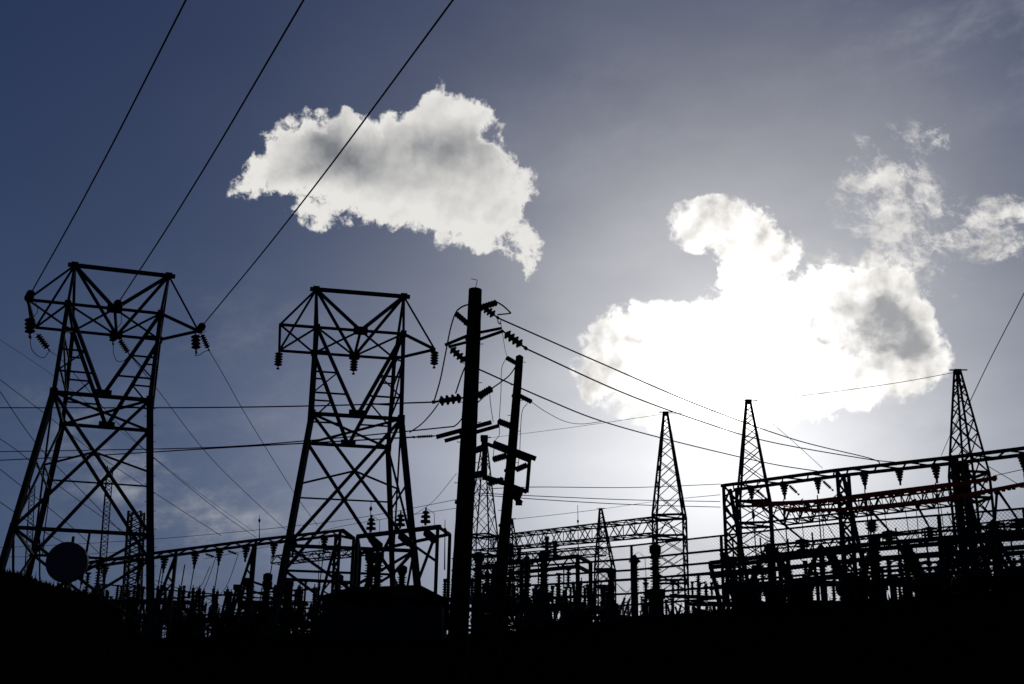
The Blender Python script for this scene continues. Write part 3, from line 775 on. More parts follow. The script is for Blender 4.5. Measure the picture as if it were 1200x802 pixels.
for k, f in enumerate((.17, .54, .85)):
    p = bl.lerp(br, f)
    q = p+Vector((0, 0, .12)); hang = MB()
    prof = [(0, .05), (.12, .05), (.15, .22), (.28, .20), (.30, .08), (.40, .08), (.43, .20), (.54, .18), (.56, .08), (.64, .08), (.66, .16), (.78, .12), (.82, .04), (1, .03)]
    tt = tag(thing('post_insulator', q), 'squat post insulator on top of the steel frame, %s' % ('above the left cylinder', 'hidden close to the pylon leg', 'at the right end')[k], 'insulator', 'post insulators on the steel frame')
    MB().lathe(q, q+Vector((0, 0, .74)), prof, 14).build('sheds', PORC, tt)
    MB().tube([q+Vector((0, 0, .70)), q+Vector((.35, 0, .5)), q+Vector((.38, 0, 0))], .012, 5).build('lead', WIRE, tt)
    a = p+Vector((-.02, -.05, -.12)); b = a+Vector((.50, -.1, -.42)); tt = thing('slanted_capacitor', b, 'slanted dark cylinder under the steel frame, %s' % ('leftmost', 'in the middle by the pylon leg', 'at its right corner')[k], 'capacitor', 'slanted cylinders under the steel frame')
    MB().lathe(a, b, [(0, .06), (.08, .14), (.12, .17), (.9, .18), (1, .12)], 14).build('body', TANK, tt)
    MB().tube([a+Vector((-.1, 0, .2)), a], .035, 6).build('bracket', STEEL, tt)

# control shed with corrugated walls and a low roof
p0, p1 = at(378, 700, 47), at(519, 698, 47)
sx = (p0.x+p1.x)/2; sw = (p1.x-p0.x); zt = p0.z
t = thing('control_shed', (sx, 48.5, 4.2), 'low corrugated control shed under the second pylon and steel frame', 'shed')
mb = MB(); n = 60; vs = []; fs = []
for i in range(n+1):
    x = sx-sw/2+sw*i/n; y = 47+(.03 if i % 2 else 0); vs += [(x, y, 3.6), (x, y, zt)]
fs = [(2*i, 2*i+2, 2*i+3, 2*i+1) for i in range(n)]; mb.add(vs, fs)
mb.add([(sx-sw/2, 47, 3.6), (sx+sw/2, 47, 3.6), (sx+sw/2, 51, 3.6), (sx-sw/2, 51, 3.6), (sx-sw/2, 47.035, zt), (sx+sw/2, 47.035, zt), (sx+sw/2, 51, zt), (sx-sw/2, 51, zt)], [(1, 2, 6, 5), (2, 3, 7, 6), (3, 0, 4, 7)])
mb.build('wall', SHEDW, t)
r1, r2 = at(410, 688.5, 49), at(492, 685.5, 49)
mb = MB(); e = .18
q = [(sx-sw/2-e, 46.8, zt), (sx+sw/2+e, 46.8, zt), (sx+sw/2+e, 51.2, zt), (sx-sw/2-e, 51.2, zt), r1, r2]
mb.add(q+[Vector(v)+Vector((0, 0, -.08)) for v in q[:4]], [(0, 1, 5, 4), (1, 2, 5), (2, 3, 4, 5), (3, 0, 4), (0, 6, 7, 1), (1, 7, 8, 2), (2, 8, 9, 3), (3, 9, 6, 0), (6, 9, 8, 7)]); mb.build('roof', ROOFM, t)
MB().box((sx+.9, 46.94, 5.2), .9, .06, 2.0).build('door', SHEDW, t)
mb = MB(); mb.box((sx-.9, 48.2, zt+.36), .5, .5, .34); mb.build('roof_vent', STEEL, t)

# ------------------------------------------------------------------ fence along the yard
FP = [(530, 655, 53), (640, 648, 49.5), (740, 639.6, 46), (845, 628, 43.2), (987, 613, 40), (1100, 604, 37.8), (1200, 596, 36), (1320, 585, 34)]
fp = [at(*p) for p in FP]
t = thing('chain_link_fence', (fp[3].x, fp[3].y, ZT), 'tall chain link fence with level rails along the front of the yard', 'fence')
for k, dz_ in enumerate((0, .52, .95, 1.32, 1.85)):
    mb = MB()
    for a, b in zip(fp, fp[1:]): mb.bar(a-Vector((0, 0, dz_)), b-Vector((0, 0, dz_)), .075 if k else .06)
    mb.build('rail', STEEL, t)
sp = MB(); mesh = MB()
for k, (a, b) in enumerate(zip(fp, fp[1:])):
    L = (b-a).length; n = max(1, round(L/4.2))
    for i in range(n):
        p = a.lerp(b, i/n)
        if k == 0 and i == 0: continue
        MB().bar((p.x, p.y, ZT-.1), p, .10).build('post', STEEL, t)
    d = (b-a).normalized(); H = 2.4; s_ = -H
    while s_ < L:
        for sg in (0, 1):
            u0, u1 = (s_, s_+H) if sg == 0 else (s_+H, s_); z0_, z1_ = 0, H
            lo_, hi_ = max(0, min(u0, u1)), min(L, max(u0, u1))
            if hi_ <= lo_: continue
            def zz(u): return (u-u0)/(u1-u0)*H
            ends_ = [(lo_, zz(lo_)), (hi_, zz(hi_))]
            pa, pb_ = [a + d*u + Vector((0, 0, -H+z)) for u, z in ends_]
            nn = Vector((0, 0, .0065)); nx = Vector((0, .004, 0))
            o_ = len(mesh.v); mesh.v += [pa+nn, pb_+nn, pa-nn+nx, pb_-nn+nx]; mesh.f.append([o_, o_+1, o_+3, o_+2]); mesh.sm.append(False)
        s_ += .13
mesh.build('wire_mesh', WIRE, t)
# left yard fence
t = thing('chain_link_fence', at(250, 745, 60), 'chain link fence low behind the left pylon, half lost in the dark', 'fence')
fp2 = [at(112, 712, 54), at(250, 722, 58), at(380, 716, 62)]
zf = ZT+2.0
for p in fp2: p.z = zf
mesh = MB()
for a, b in zip(fp2, fp2[1:]):
    mb = MB(); mb.bar(a, b, .06); mb.bar(a-Vector((0, 0, 1)), b-Vector((0, 0, 1)), .05); mb.build('rail', STEEL, t)
    L = (b-a).length; n = round(L/3); d = (b-a).normalized()
    for i in range(n+1 if b is fp2[-1] else n): p = a.lerp(b, i/n); MB().bar((p.x, p.y, ZT-.1), p, .07).build('post', STEEL, t)
    H = 2.0; s_ = 0
    while s_ < L-H:
        for u0, u1 in ((s_, s_+H), (s_+H, s_)):
            pa = a+d*u0-Vector((0, 0, H)); pb_ = a+d*u1; nn = Vector((0, 0, .006)); nx = Vector((0, .006, 0))
            o_ = len(mesh.v); mesh.v += [pa+nn, pb_+nn, pa-nn+nx, pb_-nn+nx]; mesh.f.append([o_, o_+1, o_+3, o_+2]); mesh.sm.append(False)
        s_ += .16
mesh.build('wire_mesh', WIRE, t)

# ------------------------------------------------------------------ yard equipment, one of each kind in local coordinates
def sheds(h, n, r, core=.07, taper=.0):
    prof = [(0, core*1.3), (.03, core*1.3)]
    for i in range(n):
        a = .05+i*.9/n; s_ = .9/n; rr = r*(1-taper*i/n)*(1 if i % 2 == 0 else .86)
        prof += [(a, core), (a+s_*.15, rr*.95), (a+s_*.35, rr), (a+s_*.45, core)]
    prof += [(.95, core), (.96, core*1.3), (1, core*1.3)]
    return prof
def new(name): t = bpy.data.objects.new(name, None); col.objects.link(t); return t
V = Vector
def mk_bus_support(h=2.6, ins=1.1):
    t = new('bus_support')
    mb = MB(); 
    for x, y in ((-.13, -.13), (.13, -.13), (.13, .13), (-.13, .13)): mb.bar((x, y, 0), (x, y, h), .06)
    mb.lace((-.13, -.13, 0), (-.13, -.13, h), (.13, -.13, 0), (.13, -.13, h), 9, .035); mb.build('pedestal', STEEL, t)
    MB().box((0, 0, h+.03), .42, .42, .06).build('top_plate', STEEL, t)
    MB().lathe((0, 0, h+.06), (0, 0, h+.06+ins), sheds(ins, 7, .17), 12).build('insulator', PORC, t)
    MB().box((0, 0, h+.1+ins), .3, .12, .10).build('bus_clamp', STEEL, t); t['h'] = h+ins; return t
def mk_arrester(h=1.6, ins=1.5):
    t = new('surge_arrester')
    MB().bar((0, 0, 0), (0, 0, h), .22).build('pedestal', CONC, t)
    MB().lathe((0, 0, h), (0, 0, h+ins), sheds(ins, 10, .22, .12), 14).build('insulator', GREYP, t)
    MB().lathe((0, 0, h+ins), (0, 0, h+ins+.42), [(0, .14), (.15, .30), (.3, .26), (.5, .14), (.8, .10), (1, .03)], 14).build('cap', STEEL, t)
    MB().tube([(0, 0, h+ins+.38), (.2, 0, h+ins+.55), (.55, .1, h+ins+.3), (.6, .1, h+.6)], .015, 5).build('lead', WIRE, t)
    return t
def mk_breaker():
    t = new('circuit_breaker')
    mb = MB()
    for x in (-1.1, 1.1):
        for y in (-.4, .4): mb.bar((x, y, 0), (x, y, 1.3), .11)
    mb.bar((-1.1, -.4, .2), (1.1, -.4, 1.2), .06); mb.bar((1.1, -.4, .2), (-1.1, -.4, 1.2), .06)
    mb.bar((-1.3, -.4, 1.3), (1.3, -.4, 1.3), .13); mb.bar((-1.3, .4, 1.3), (1.3, .4, 1.3), .13); mb.build('stand', STEEL, t)
    for x in (-.9, 0, .9):
        tk = MB().lathe((x, -.65, 1.72), (x, .65, 1.72), [(0, .10), (.05, .26), (.1, .33), (.9, .33), (.95, .26), (1, .10)], 16).build('tank', TANK, t)
        for sy in (-1, 1):
            MB().lathe((x, sy*.35, 1.98), (x+.0, sy*.95, 3.35), sheds(1.5, 9, .19, .09, .35), 12).build('bushing', PORC, tk)
            MB().tube([(x, sy*.93, 3.3), (x, sy*1.03, 3.55)], .035, 6).build('terminal', STEEL, tk)
    c = MB().box((1.45, 0, 1.15), .5, .8, 1.2); c.build('control_cabinet', TANK, t)
    return t
def mk_disconnect(openb=True):
    t = new('disconnect_switch')
    for x in (-1.6, 1.6):
        mb = MB(); mb.bar((x-.25, -.5, 0), (x, -.1, 2.4), .10); mb.bar((x+.25, .5, 0), (x, .1, 2.4), .10); mb.bar((x-.18, -.35, .9), (x+.18, .35, .9), .06); mb.build('stand', STEEL, t)
    mb = MB(); mb.bar((-2.0, -.45, 2.4), (2.0, -.45, 2.4), .12, .16); mb.bar((-2.0, .45, 2.4), (2.0, .45, 2.4), .12, .16)
    for x in (-1.6, 0, 1.6): mb.bar((x, -.6, 2.48), (x, .6, 2.48), .10)
    mb.build('base_beam', STEEL, t)
    for x in (-1.4, 0, 1.4):
        for y in (-.55, .55):
            MB().lathe((x, y, 2.5), (x, y, 3.35), sheds(.85, 6, .15, .07), 12).build('insulator', PORC, t)
        if openb: MB().tube([(x, -.55, 3.4), (x+.05, -.35, 4.7)], .04, 6).build('blade', STEEL, t)
        else: MB().tube([(x, -.6, 3.42), (x, .6, 3.42)], .04, 6).build('blade', STEEL, t)
        MB().box((x, .55, 3.42), .16, .22, .14).build('jaw', STEEL, t)
    MB().tube([(1.9, -.5, .6), (1.9, -.45, 2.4)], .03, 6).build('crank_rod', STEEL, t)
    return t
def mk_transformer():
    t = new('power_transformer')
    MB().box((0, 0, 1.4), 2.6, 1.4, 2.2).build('tank', TANK, t)
    MB().box((0, 0, 2.56), 2.75, 1.55, .10).build('lid', TANK, t)
    for x in (-.9, -.3, .3, .9):
        mb = MB()
        for k in range(5): mb.box((x-.2+k*.1, -.95, 1.4), .03, .45, 1.8)
        mb.bar((x-.25, -.78, 2.1), (x+.25, -.78, 2.1), .08); mb.bar((x-.25, -.78, .7), (x+.25, -.78, .7), .08); mb.build('radiator', TANK, t)
    MB().lathe((-1.5, .4, 3.2), (.9, .4, 3.2), [(0, .05), (.03, .28), (.97, .28), (1, .05)], 16).build('conservator', TANK, t)
    mb = MB(); mb.bar((-1, .4, 2.6), (-1, .4, 2.95), .08); mb.bar((.4, .4, 2.6), (.4, .4, 2.95), .08); mb.build('conservator_stand', STEEL, t)
    for k, x in enumerate((-.8, 0, .8)):
        MB().lathe((x, -.35, 2.6), (x+(k-1)*.25, -.6, 4.0), sheds(1.4, 9, .18, .09, .3), 12).build('bushing', PORC, t)
    mb = MB()
    for x in (-1, 1): mb.box((x, 0, .15), .3, 1.6, .3)
    mb.build('skid', CONC, t); return t
def mk_vt():
    t = new('voltage_transformer')
    mb = MB(); mb.box((0, 0, .7), .5, .5, 1.4); mb.build('pedestal', CONC, t)
    MB().box((0, 0, 1.6), .62, .62, .42).build('base_tank', TANK, t)
    MB().lathe((0, 0, 1.8), (0, 0, 3.3), sheds(1.5, 11, .26, .15), 14).build('insulator', PORC, t)
    MB().lathe((0, 0, 3.3), (0, 0, 3.75), [(0, .18), (.2, .26), (.8, .26), (1, .12)], 14).build('head', TANK, t); return t
def mk_aframe():
    t = new('switch_stand')
    mb = MB()
    for x in (-.42, .42):
        mb.bar((x, -.25, 0), (x*.12, 0, 2.5), .09); mb.bar((x, .25, 0), (x*.12, 0, 2.5), .09)
    for z in (.8, 1.6): f = 1-z/2.5*.88; mb.bar((-.42*f, 0, z), (.42*f, 0, z), .06)
    mb.build('frame', STEEL, t)
    MB().box((0, 0, 2.62), .34, .34, .24).build('head', TANK, t)
    MB().tube([(.1, 0, 2.65), (2.3, .2, 2.0)], .05, 6).build('arm', STEEL, t)
    MB().lathe((2.25, .2, 2.0), (2.25, .2, 1.4), sheds(.6, 4, .15, .07), 10).build('insulator', PORC, t)
    return t
KIND = {
 'support': (mk_bus_support, 'slim lattice bus support', 'bus support'),
 'arrester': (mk_arrester, 'surge arrester with pointed cap', 'surge arrester'),
 'breaker': (mk_breaker, 'breaker with slanting bushings', 'circuit breaker'),
 'switch': (mk_disconnect, 'switch with open blades', 'switch'),
 'closed': (lambda: mk_disconnect(False), 'switch with closed blades', 'switch'),
 'transformer': (mk_transformer, 'transformer with three bushings', 'transformer'),
 'vt': (mk_vt, 'thick ribbed voltage transformer', 'voltage transformer'),
 'aframe': (mk_aframe, 'A shaped switch stand', 'switch stand')}
proto = {}; placed = {}
WHERE = {}
def put(kind, px, Y, rz=.25, s_=1., zone='', z=None):
    mk, lab, cat = KIND[kind]
    if kind not in proto: o = proto[kind] = mk()
    else: o = copy_tree(proto[kind])
    p = at(px, 700, Y); o.location = (p.x, Y, ZT-.02 if z is None else z); o.rotation_euler = (0, 0, rz); o.scale = (s_, s_, s_)
    placed.setdefault((kind, zone), []).append((px, o))
    return o
# right zone, under and behind the right gantry
ZR = 'in the front row under the right gantry'; ZR2 = 'in the middle row behind the right gantry'; ZR3 = 'in the back row behind the right gantry'
for px, k in ((872, 'breaker'), (905, 'vt'), (936, 'breaker'), (966, 'arrester'), (1000, 'breaker'), (1030, 'vt'), (1066, 'arrester'), (1091, 'breaker'), (1140, 'breaker'), (1172, 'vt'), (1196, 'breaker'), (1218, 'arrester')):
    put(k, px, 45.5-(px-845)/355*6+random.uniform(-.4, .4)+1.5, .15 + (1.25 if k == 'breaker' else 0), (.86 if k != 'breaker' else .84), ZR)
for px, k in ((862, 'support'), (890, 'switch'), (925, 'support'), (985, 'switch'), (1015, 'support'), (1052, 'closed'), (1085, 'switch'), (1115, 'vt'), (1150, 'support'), (1185, 'switch'), (1225, 'support')):
    put(k, px, 53-(px-845)/355*5+random.uniform(-.5, .5), .15, .92, ZR2)
for px, k in ((855, 'closed'), (885, 'vt'), (915, 'closed'), (945, 'support'), (972, 'closed'), (1000, 'support'), (1030, 'closed'), (1060, 'support'), (1088, 'closed'), (1120, 'closed'), (1150, 'support'), (1178, 'closed'), (1210, 'closed')):
    put(k, px, 66-(px-845)/355*4+random.uniform(-.6, .6), .15, 1.1, ZR3)
# middle zone
ZM = 'in the front row between poles and gantry'; ZM2 = 'in the rear rows between poles and gantry'
for px, k, Y, s_ in ((617, 'arrester', 52, .95), (637, 'vt', 51, .92), (666, 'support', 53, .8), (717, 'vt', 52, .74), (744.5, 'arrester', 48.5, .86), (769, 'vt', 50, .98), (560, 'vt', 54, 1.0), (594, 'breaker', 55, .9), (693, 'breaker', 55, .75), (815, 'closed', 50, .62)):
    put(k, px, Y, .2, s_, ZM)
for px, k, Y, s_ in ((555, 'closed', 66, 1.1), (575, 'switch', 72, 1.1), (600, 'closed', 68, 1.1), (628, 'switch', 70, 1.1), (655, 'support', 66, 1.1), (682, 'closed', 72, 1.2), (708, 'support', 68, 1.0), (733, 'closed', 74, 1.0), (757, 'support', 70, 1.1), (784, 'closed', 72, 1.0), (806, 'support', 75, .8), (832, 'closed', 70, .9),
    (565, 'closed', 90, 1.1), (612, 'closed', 92, 1.1), (650, 'support', 95, 1.3), (672, 'support', 95, 1.3), (735, 'support', 90, 1.1), (790, 'support', 92, 1.0)):
    put(k, px, Y, .2, s_, ZM2)
# left zone
ZL = 'in the front row below the left gantry'; ZL2 = 'in the rear rows below the left gantry'
for px, k, Y, s_ in ((139, 'closed', 62, .8), (186, 'switch', 63, .85), (212, 'breaker', 62, .78), (252, 'breaker', 63, .8), (266, 'aframe', 64, 1.0), (277, 'aframe', 64.5, 1.15), (287, 'aframe', 65, 1.30), (312, 'vt', 64, 1.0), (322, 'closed', 64, .9), (338, 'vt', 62, .85), (352, 'breaker', 63, .85)):
    put(k, px, Y, .1, s_, ZL)
for px, k, Y, s_ in ((130, 'support', 76, .9), (160, 'closed', 78, 1.0), (182, 'closed', 80, .9), (205, 'support', 82, .9), (228, 'closed', 82, .9), (250, 'support', 84, .85), (272, 'closed', 80, .95), (298, 'closed', 80, 1.0), (312, 'vt', 78, 1.3), (330, 'switch', 82, 1.0), (350, 'closed', 84, 1.0), (368, 'support', 84, .9), (100, 'support', 66, 1.0), (112, 'support', 67, 1.1), (122, 'switch', 68, .9), (395, 'vt', 74, 1.3), (432, 'vt', 56, 1.05), (441, 'vt', 56, 1.05), (470, 'vt', 58, .95)):
    put(k, px, Y, .1, s_, ZL2 if px < 376 else 'behind the control shed')
ZN, ZN2 = 'low behind the middle fence', 'low behind mound and shed'
for i, px in enumerate((556, 574, 590, 606, 628, 652, 676, 700, 726, 752, 790, 826)):
    put(('breaker', 'transformer', 'closed', 'breaker', 'support')[i % 5], px, 57+random.uniform(-1, 1.5), .1+(i % 3)*.45, random.uniform(.48, .60), ZN)
for i, px in enumerate((128, 144, 172, 190, 206, 222, 240, 256, 272, 290, 306, 324, 342, 360, 372)):
    put(('transformer', 'breaker', 'closed', 'breaker', 'vt')[i % 5], px, 66+random.uniform(-1, 1.5), .1+(i % 3)*.45, random.uniform(.55, .72), ZN2)
for (kind, zone), lst in placed.items():
    _, lab, cat = KIND[kind]; lst.sort(key=lambda a: a[0])
    for i, (px, o) in enumerate(lst):
        nth = ('' if len(lst) == 1 else ', %s from left' % ORD[i])
        tag(o, '%s %s%s' % (lab, zone, nth), cat, '%ss %s' % (cat, zone) if len(lst) > 1 else None)

# switch rack: long beams on posts in front of the breakers at the right
p = [at(832, 660, 43.8), at(1000, 640, 40.8), at(1210, 622, 37.6), at(1330, 610, 35.4)]
zb_ = sum(q.z for q in p)/4
t = thing('switch_rack', (p[1].x, p[1].y, ZT), 'long dark steel rack whose beams cross the front of the yard at the right', 'steel rack')
for k, off in enumerate((V((0, 0, 0)), V((0, 0, -.50)), V((.2, 1.4, 0)), V((.2, 1.4, -.8)))):
    mb = MB()
    for a, b in zip(p, p[1:]): mb.bar(a+off, b+off, .10, .15 if k < 3 else .10)
    mb.build('beam', STEEL, t)
for a, b in zip(p, p[1:]):
    n = max(2, round((b-a).length/2.6))
    for i in range(n):
        q = a.lerp(b, i/n)
        if i or a is not p[0]: MB().bar((q.x, q.y, ZT-.1), q, .12).build('post', STEEL, t)
mb = MB(); q = V((p[0].x+.45, p[0].y, ZT)); mb.bar(q, p[0], .14); mb.build('raking_leg', STEEL, t)
# bus portal in the middle
a, b, c = at(562, 664.5, 56), at(677, 652, 52), at(692, 660, 55)
t = thing('bus_portal', (b.x, b.y, ZT), 'double beam portal with a sloping end between the leaning pole and the free standing mast', 'portal')
for off in (V(), V((0, 0, -.45))):
    mb = MB(); mb.bar(a+off, b+off, .16); mb.bar(b+off, c+off, .14); mb.build('beam', STEEL, t)
for q in (b, c, a.lerp(b, .45), a): MB().bar((q.x, q.y, ZT-.1), q, .18).build('column', STEEL, t)
mb = MB(); mb.lace(a, b, a-V((0, 0, .45)), b-V((0, 0, .45)), 12, .05); mb.build('lacing', STEEL, t)
for k, (f, h, s_) in enumerate(((.33, .75, 1.), (.42, .5, .8), (.70, .85, 1.15), (.78, .6, .9))):
    q = a.lerp(b, f)+V((0, 0, .08)); tt = thing('post_insulator', q, 'ribbed post insulator standing on the middle bus portal, %s from the left' % ORD[k], 'insulator', 'post insulators on the bus portal')
    MB().lathe(q, q+V((0, 0, h)), sheds(h, 4, .26*s_, .09), 12).build('sheds', PORC, tt)
    MB().box(q+V((0, 0, h+.05)), .2, .2, .12).build('cap', STEEL, tt)
# low buses: tubular conductors lying on the equipment rows
for k, (pl, r, lab) in enumerate((
    ([(560, 690, 58), (850, 672, 52)], .045, 'tubular bus low across the middle of the yard, upper one'),
    ([(560, 708, 58), (850, 688, 52)], .045, 'tubular bus low across the middle of the yard, lower one'),
    ([(560, 722, 62), (850, 701, 56)], .05, 'tubular bus lowest across the middle of the yard'),
    ([(850, 683, 50), (1240, 645, 44)], .05, 'tubular bus across the right part of the yard, upper one'),
    ([(850, 696, 50), (1240, 662, 44)], .05, 'tubular bus across the right part of the yard, lower one'),
    ([(100, 708, 64), (375, 690, 62)], .05, 'tubular bus behind the equipment below the left gantry, upper one'),
    ([(130, 728, 64), (375, 712, 62)], .05, 'tubular bus behind the equipment below the left gantry, lower one'),
    ([(335, 679, 66), (415, 683, 64)], .09, 'thick level bus seen under the belt of the second pylon'))):
    a, b = at(*pl[0]), at(*pl[1]); t = thing('tubular_bus', a.lerp(b, .5), lab, 'busbar', 'tubular buses')
    MB().tube([a, b], r, 8).build('tube', WIRE, t)
    n = 5
    for i in range(n): 
        q = a.lerp(b, (i+.5)/n); MB().lathe(q-V((0, 0, .35)), q, sheds(.35, 3, .13, .06), 10).build('support_insulator', PORC, t)
        MB().bar((q.x, q.y, ZT), q-V((0, 0, .34)), .10).build('support_post', STEEL, t)
# slanting blades reaching down from the truss behind the red bars
for k, (x0, y0, x1, y1, Y) in enumerate(((893, 594, 940, 632, 48), (1020, 598, 1042, 622, 46), (1072, 588, 1089, 618, 45), (1170, 576, 1192, 608, 42), (1168, 580, 1166, 612, 42))):
    a, b = at(x0, y0, Y), at(x1, y1, Y); t = thing('arm_switch', b, 'long slanting switch arm reaching down behind the red bars, %s from the left' % ORD[k], 'switch arm', 'slanting switch arms')
    MB().tube([a, b], .055, 8, .04).build('arm', STEEL, t)
    MB().lathe(b, b-V((0, 0, .55)), sheds(.55, 4, .30, .1), 12).build('insulator', PORC, t)
    MB().lathe(a+(a-b).normalized()*.1, a, [(0, .05), (.3, .12), (1, .06)], 8).build('hinge', STEEL, t)
# choke coil
c = at(1021.5, 617, 44); t = thing('choke_coil', c-V((0, 0, .9)), 'fuzzy looking round choke coil on a narrow stand under the red bars', 'coil')
mb = MB()
for k in range(110):
    th, ph = random.uniform(0, math.tau), math.acos(random.uniform(-1, 1)); v = V((math.cos(th)*math.sin(ph), math.sin(th)*math.sin(ph), math.cos(ph)*1.15)); mb.tube([c+v*.12, c+v*random.uniform(.2, .28)], .012, 4)
mb.lathe(c-V((0, 0, .22)), c+V((0, 0, .22)), [(0, .05), (.3, .16), (.7, .16), (1, .05)], 12); mb.build('winding', WIRE, t)
MB().tube([c-V((.2, 0, 1.1)), c-V((.05, 0, .2)), c-V((-.05, 0, .2)), c-V((-.2, 0, 1.1))], .025, 6).build('stand', STEEL, t)
MB().tube([c, c+V((0, 0, .55))], .02, 6).build('lead', WIRE, t)
# leads dropping from the back truss
for k, px in enumerate((936, 960, 996, 1016, 1032, 1056, 1070, 1098, 1110)):
    a = at(px, 592-(px-903)*.105, 52); b = at(px+random.uniform(4, 12), 640-(px-903)*.05, 50)
    wire('thin lead hanging from the truss behind the red bars, %s from the left' % ORD[k], [a, a.lerp(b, .5)+V((.04, 0, -.05)), b], .016, 'lead', 'leads under the right truss', 'hanging_lead')

# ------------------------------------------------------------------ wooden poles
def wood_pole(tx, ty, bx, by, Y, r0, r1, label):
    top = at(tx, ty, Y); b = at(bx, by, Y); d = (b-top)
    gzp = ground_z(b.x, Y)-.4; b = top + d*((gzp-top.z)/d.z)
    t = thing('wooden_pole', V((b.x, b.y, gzp+.4)), label, 'utility pole', 'wooden poles')
    mb = MB(); n = 14
    L = (top-b).length; ed = 1-.055/L; rs_ = random.Random(3)
    cuts = [i/60*ed for i in range(61)]
    o_ = len(mb.v); mb.lathe(b, top, [(c_, (r1+(r0-r1)*c_)*(1+rs_.uniform(-.018, .018))) for c_ in cuts]+[(1, .02)], 16)
    ax = (top-b).normalized(); side = Vector((1, 0, 0))
    for v in mb.v:                                              # a slight bow and shrinkage cracks
        f_ = (v-b).dot(ax)/L; v += side*(math.sin(f_*math.pi)*.03 + math.sin(f_*9)*.004)
    mb.build('shaft', WOOD, t)
    for f_ in (.86, .62, .45):
        q_ = b.lerp(top, f_); rr = (r1+(r0-r1)*f_)*1.06; MB().lathe(q_, q_+ax*.06, [(0, rr), (1, rr)], 16).build('band', STEEL, t)
    for i in range(9):
        f_ = .50+i*.05; q_ = b.lerp(top, f_) + side*(math.sin(f_*math.pi)*.03); rr = r1+(r0-r1)*f_; sg = 1 if i % 2 else -1
        MB().tube([q_+side*sg*rr*.8, q_+side*sg*(rr+.07), q_+side*sg*(rr+.07)+Vector((0, 0, .02))], .009, 5).build('step_bolt', STEEL, t)
    return top, b, t
PY = 26.
T1, B1, pole1 = wood_pole(557, 337, 536, 740, PY, .155, .235, 'tall thick wooden pole carrying crossarms in the middle of the picture')
def pp(px, py, dY=0.): return at(px, py, PY+dY)
# fittings bolted to the tall pole
MB().tube([T1-V((0, 0, .05)), pp(559, 330), pp(559.5, 328.5), pp(552, 326.8)], .008, 5).build('earth_wire_end', WIRE, pole1)
for pl, dY in ((((521.7, 404.5), (548, 393.6), (561.5, 390), (587.6, 384.8)), -.22), (((526, 406.5), (548, 401), (561.5, 398), (590, 388)), .22)):
    mb = MB(); pts = [pp(*pl[0]), pp(*pl[1], dY), pp(*pl[2], dY), pp(*pl[3])]
    for x, y in zip(pts, pts[1:]): mb.bar(x, y, .055, .06)
    mb.build('upper_crossarm', WOOD, pole1)
MB().bar(pp(511, 512.5, -.3), pp(576, 495, -.3), .09, .085).build('lower_crossarm', WOOD, pole1)
MB().bar(pp(521, 517, .3), pp(585, 499, .3), .08, .075).build('lower_crossarm', WOOD, pole1)
MB().bar(pp(544, 467.5, -.2), pp(562, 461, -.2), .10).build('bracket', STEEL, pole1)
def rod_ins(p, q, r, parent, n=6, name='standoff_insulator'):
    MB().lathe(p, q, [(0, r*.5)]+[x for i in range(n) for x in ((.04+i*.9/n, r*.75), (.04+(i+.5)*.9/n, r))]+[(.96, r*.7), (.98, r*.35), (1, r*.3)], 12).build(name, PORC, parent)
rod_ins(pp(550, 381), pp(533.5, 367), .075, pole1)
rod_ins(pp(562, 361), pp(583, 354.5), .085, pole1)
rod_ins(pp(560, 465, -.3), pp(577, 455, -.3), .095, pole1)
GP = 'disc strings on the tall wooden pole'
string(4, pp(562, 357, -.1), pp(584, 373, -.1), 'fat disc string just right of the tall wooden pole top', GP, .14, .17)
string(4, pp(589, 388), pp(617, 409), 'four disc string slanting down from the right tip of the upper crossarm', GP, .15, .155)
string(4, pp(526, 406), pp(550, 428, .1), 'four disc string slanting from the left tip of the upper crossarm behind the pole', GP, .15, .155)
string(4, pp(545, 466, -.2), pp(507, 471.5, -.2), 'level four disc string on the left of the tall pole at mid height', GP, .17, .16)
string(8, pp(510, 511, -.3), pp(484, 512.5, -.2), 'slim many disc string at the left end of the lower crossarm', GP, .09, .075)
T2Y = 31.
T2, B2, pole2 = wood_pole(609, 416, 580, 740, T2Y, .105, .185, 'thinner wooden pole leaning right beside the tall pole')
def p2(px, py, dY=0.): return at(px, py, T2Y+dY)
rod_ins(p2(607, 427), p2(593, 419), .075, pole2)
rod_ins(p2(609, 464), p2(623.5, 471.5), .075, pole2)
rod_ins(p2(600, 500), p2(583, 493.5), .10, pole2)
MB().tube([p2(611, 424), p2(616, 425)], .01, 5).build('step_bolt', STEEL, pole2)
# air break switch frame beside the leaning pole
t = thing('air_break_switch', p2(592, 577), 'square switch frame with two angled insulators clamped round the leaning pole', 'switch')
mb = MB(); mb.bar(p2(578, 519, -.25), p2(628, 538, -.25), .10, .12); mb.build('top_arm', STEEL, t)
mb = MB(); mb.bar(p2(571, 520.5, .25), p2(622, 541, .25), .09); mb.build('top_arm', STEEL, t)
mb = MB(); mb.bar(p2(620.5, 540), p2(617.5, 577), .17, .10); mb.build('end_post', STEEL, t)
mb = MB(); mb.bar(p2(568, 514), p2(568, 562), .22, .14); mb.box(p2(567.5, 514), .20, .16, .16); mb.build('inner_post', STEEL, t)
mb = MB(); mb.bar(p2(566, 559), p2(590, 566), .13); mb.bar(p2(590, 566), p2(617.5, 576.5), .11); mb.build('bottom_arm', STEEL, t)
mb = MB(); mb.bar(p2(552, 530), p2(568, 524), .15); mb.bar(p2(550, 558), p2(568, 555), .16); mb.build('tie_bar', STEEL, t)
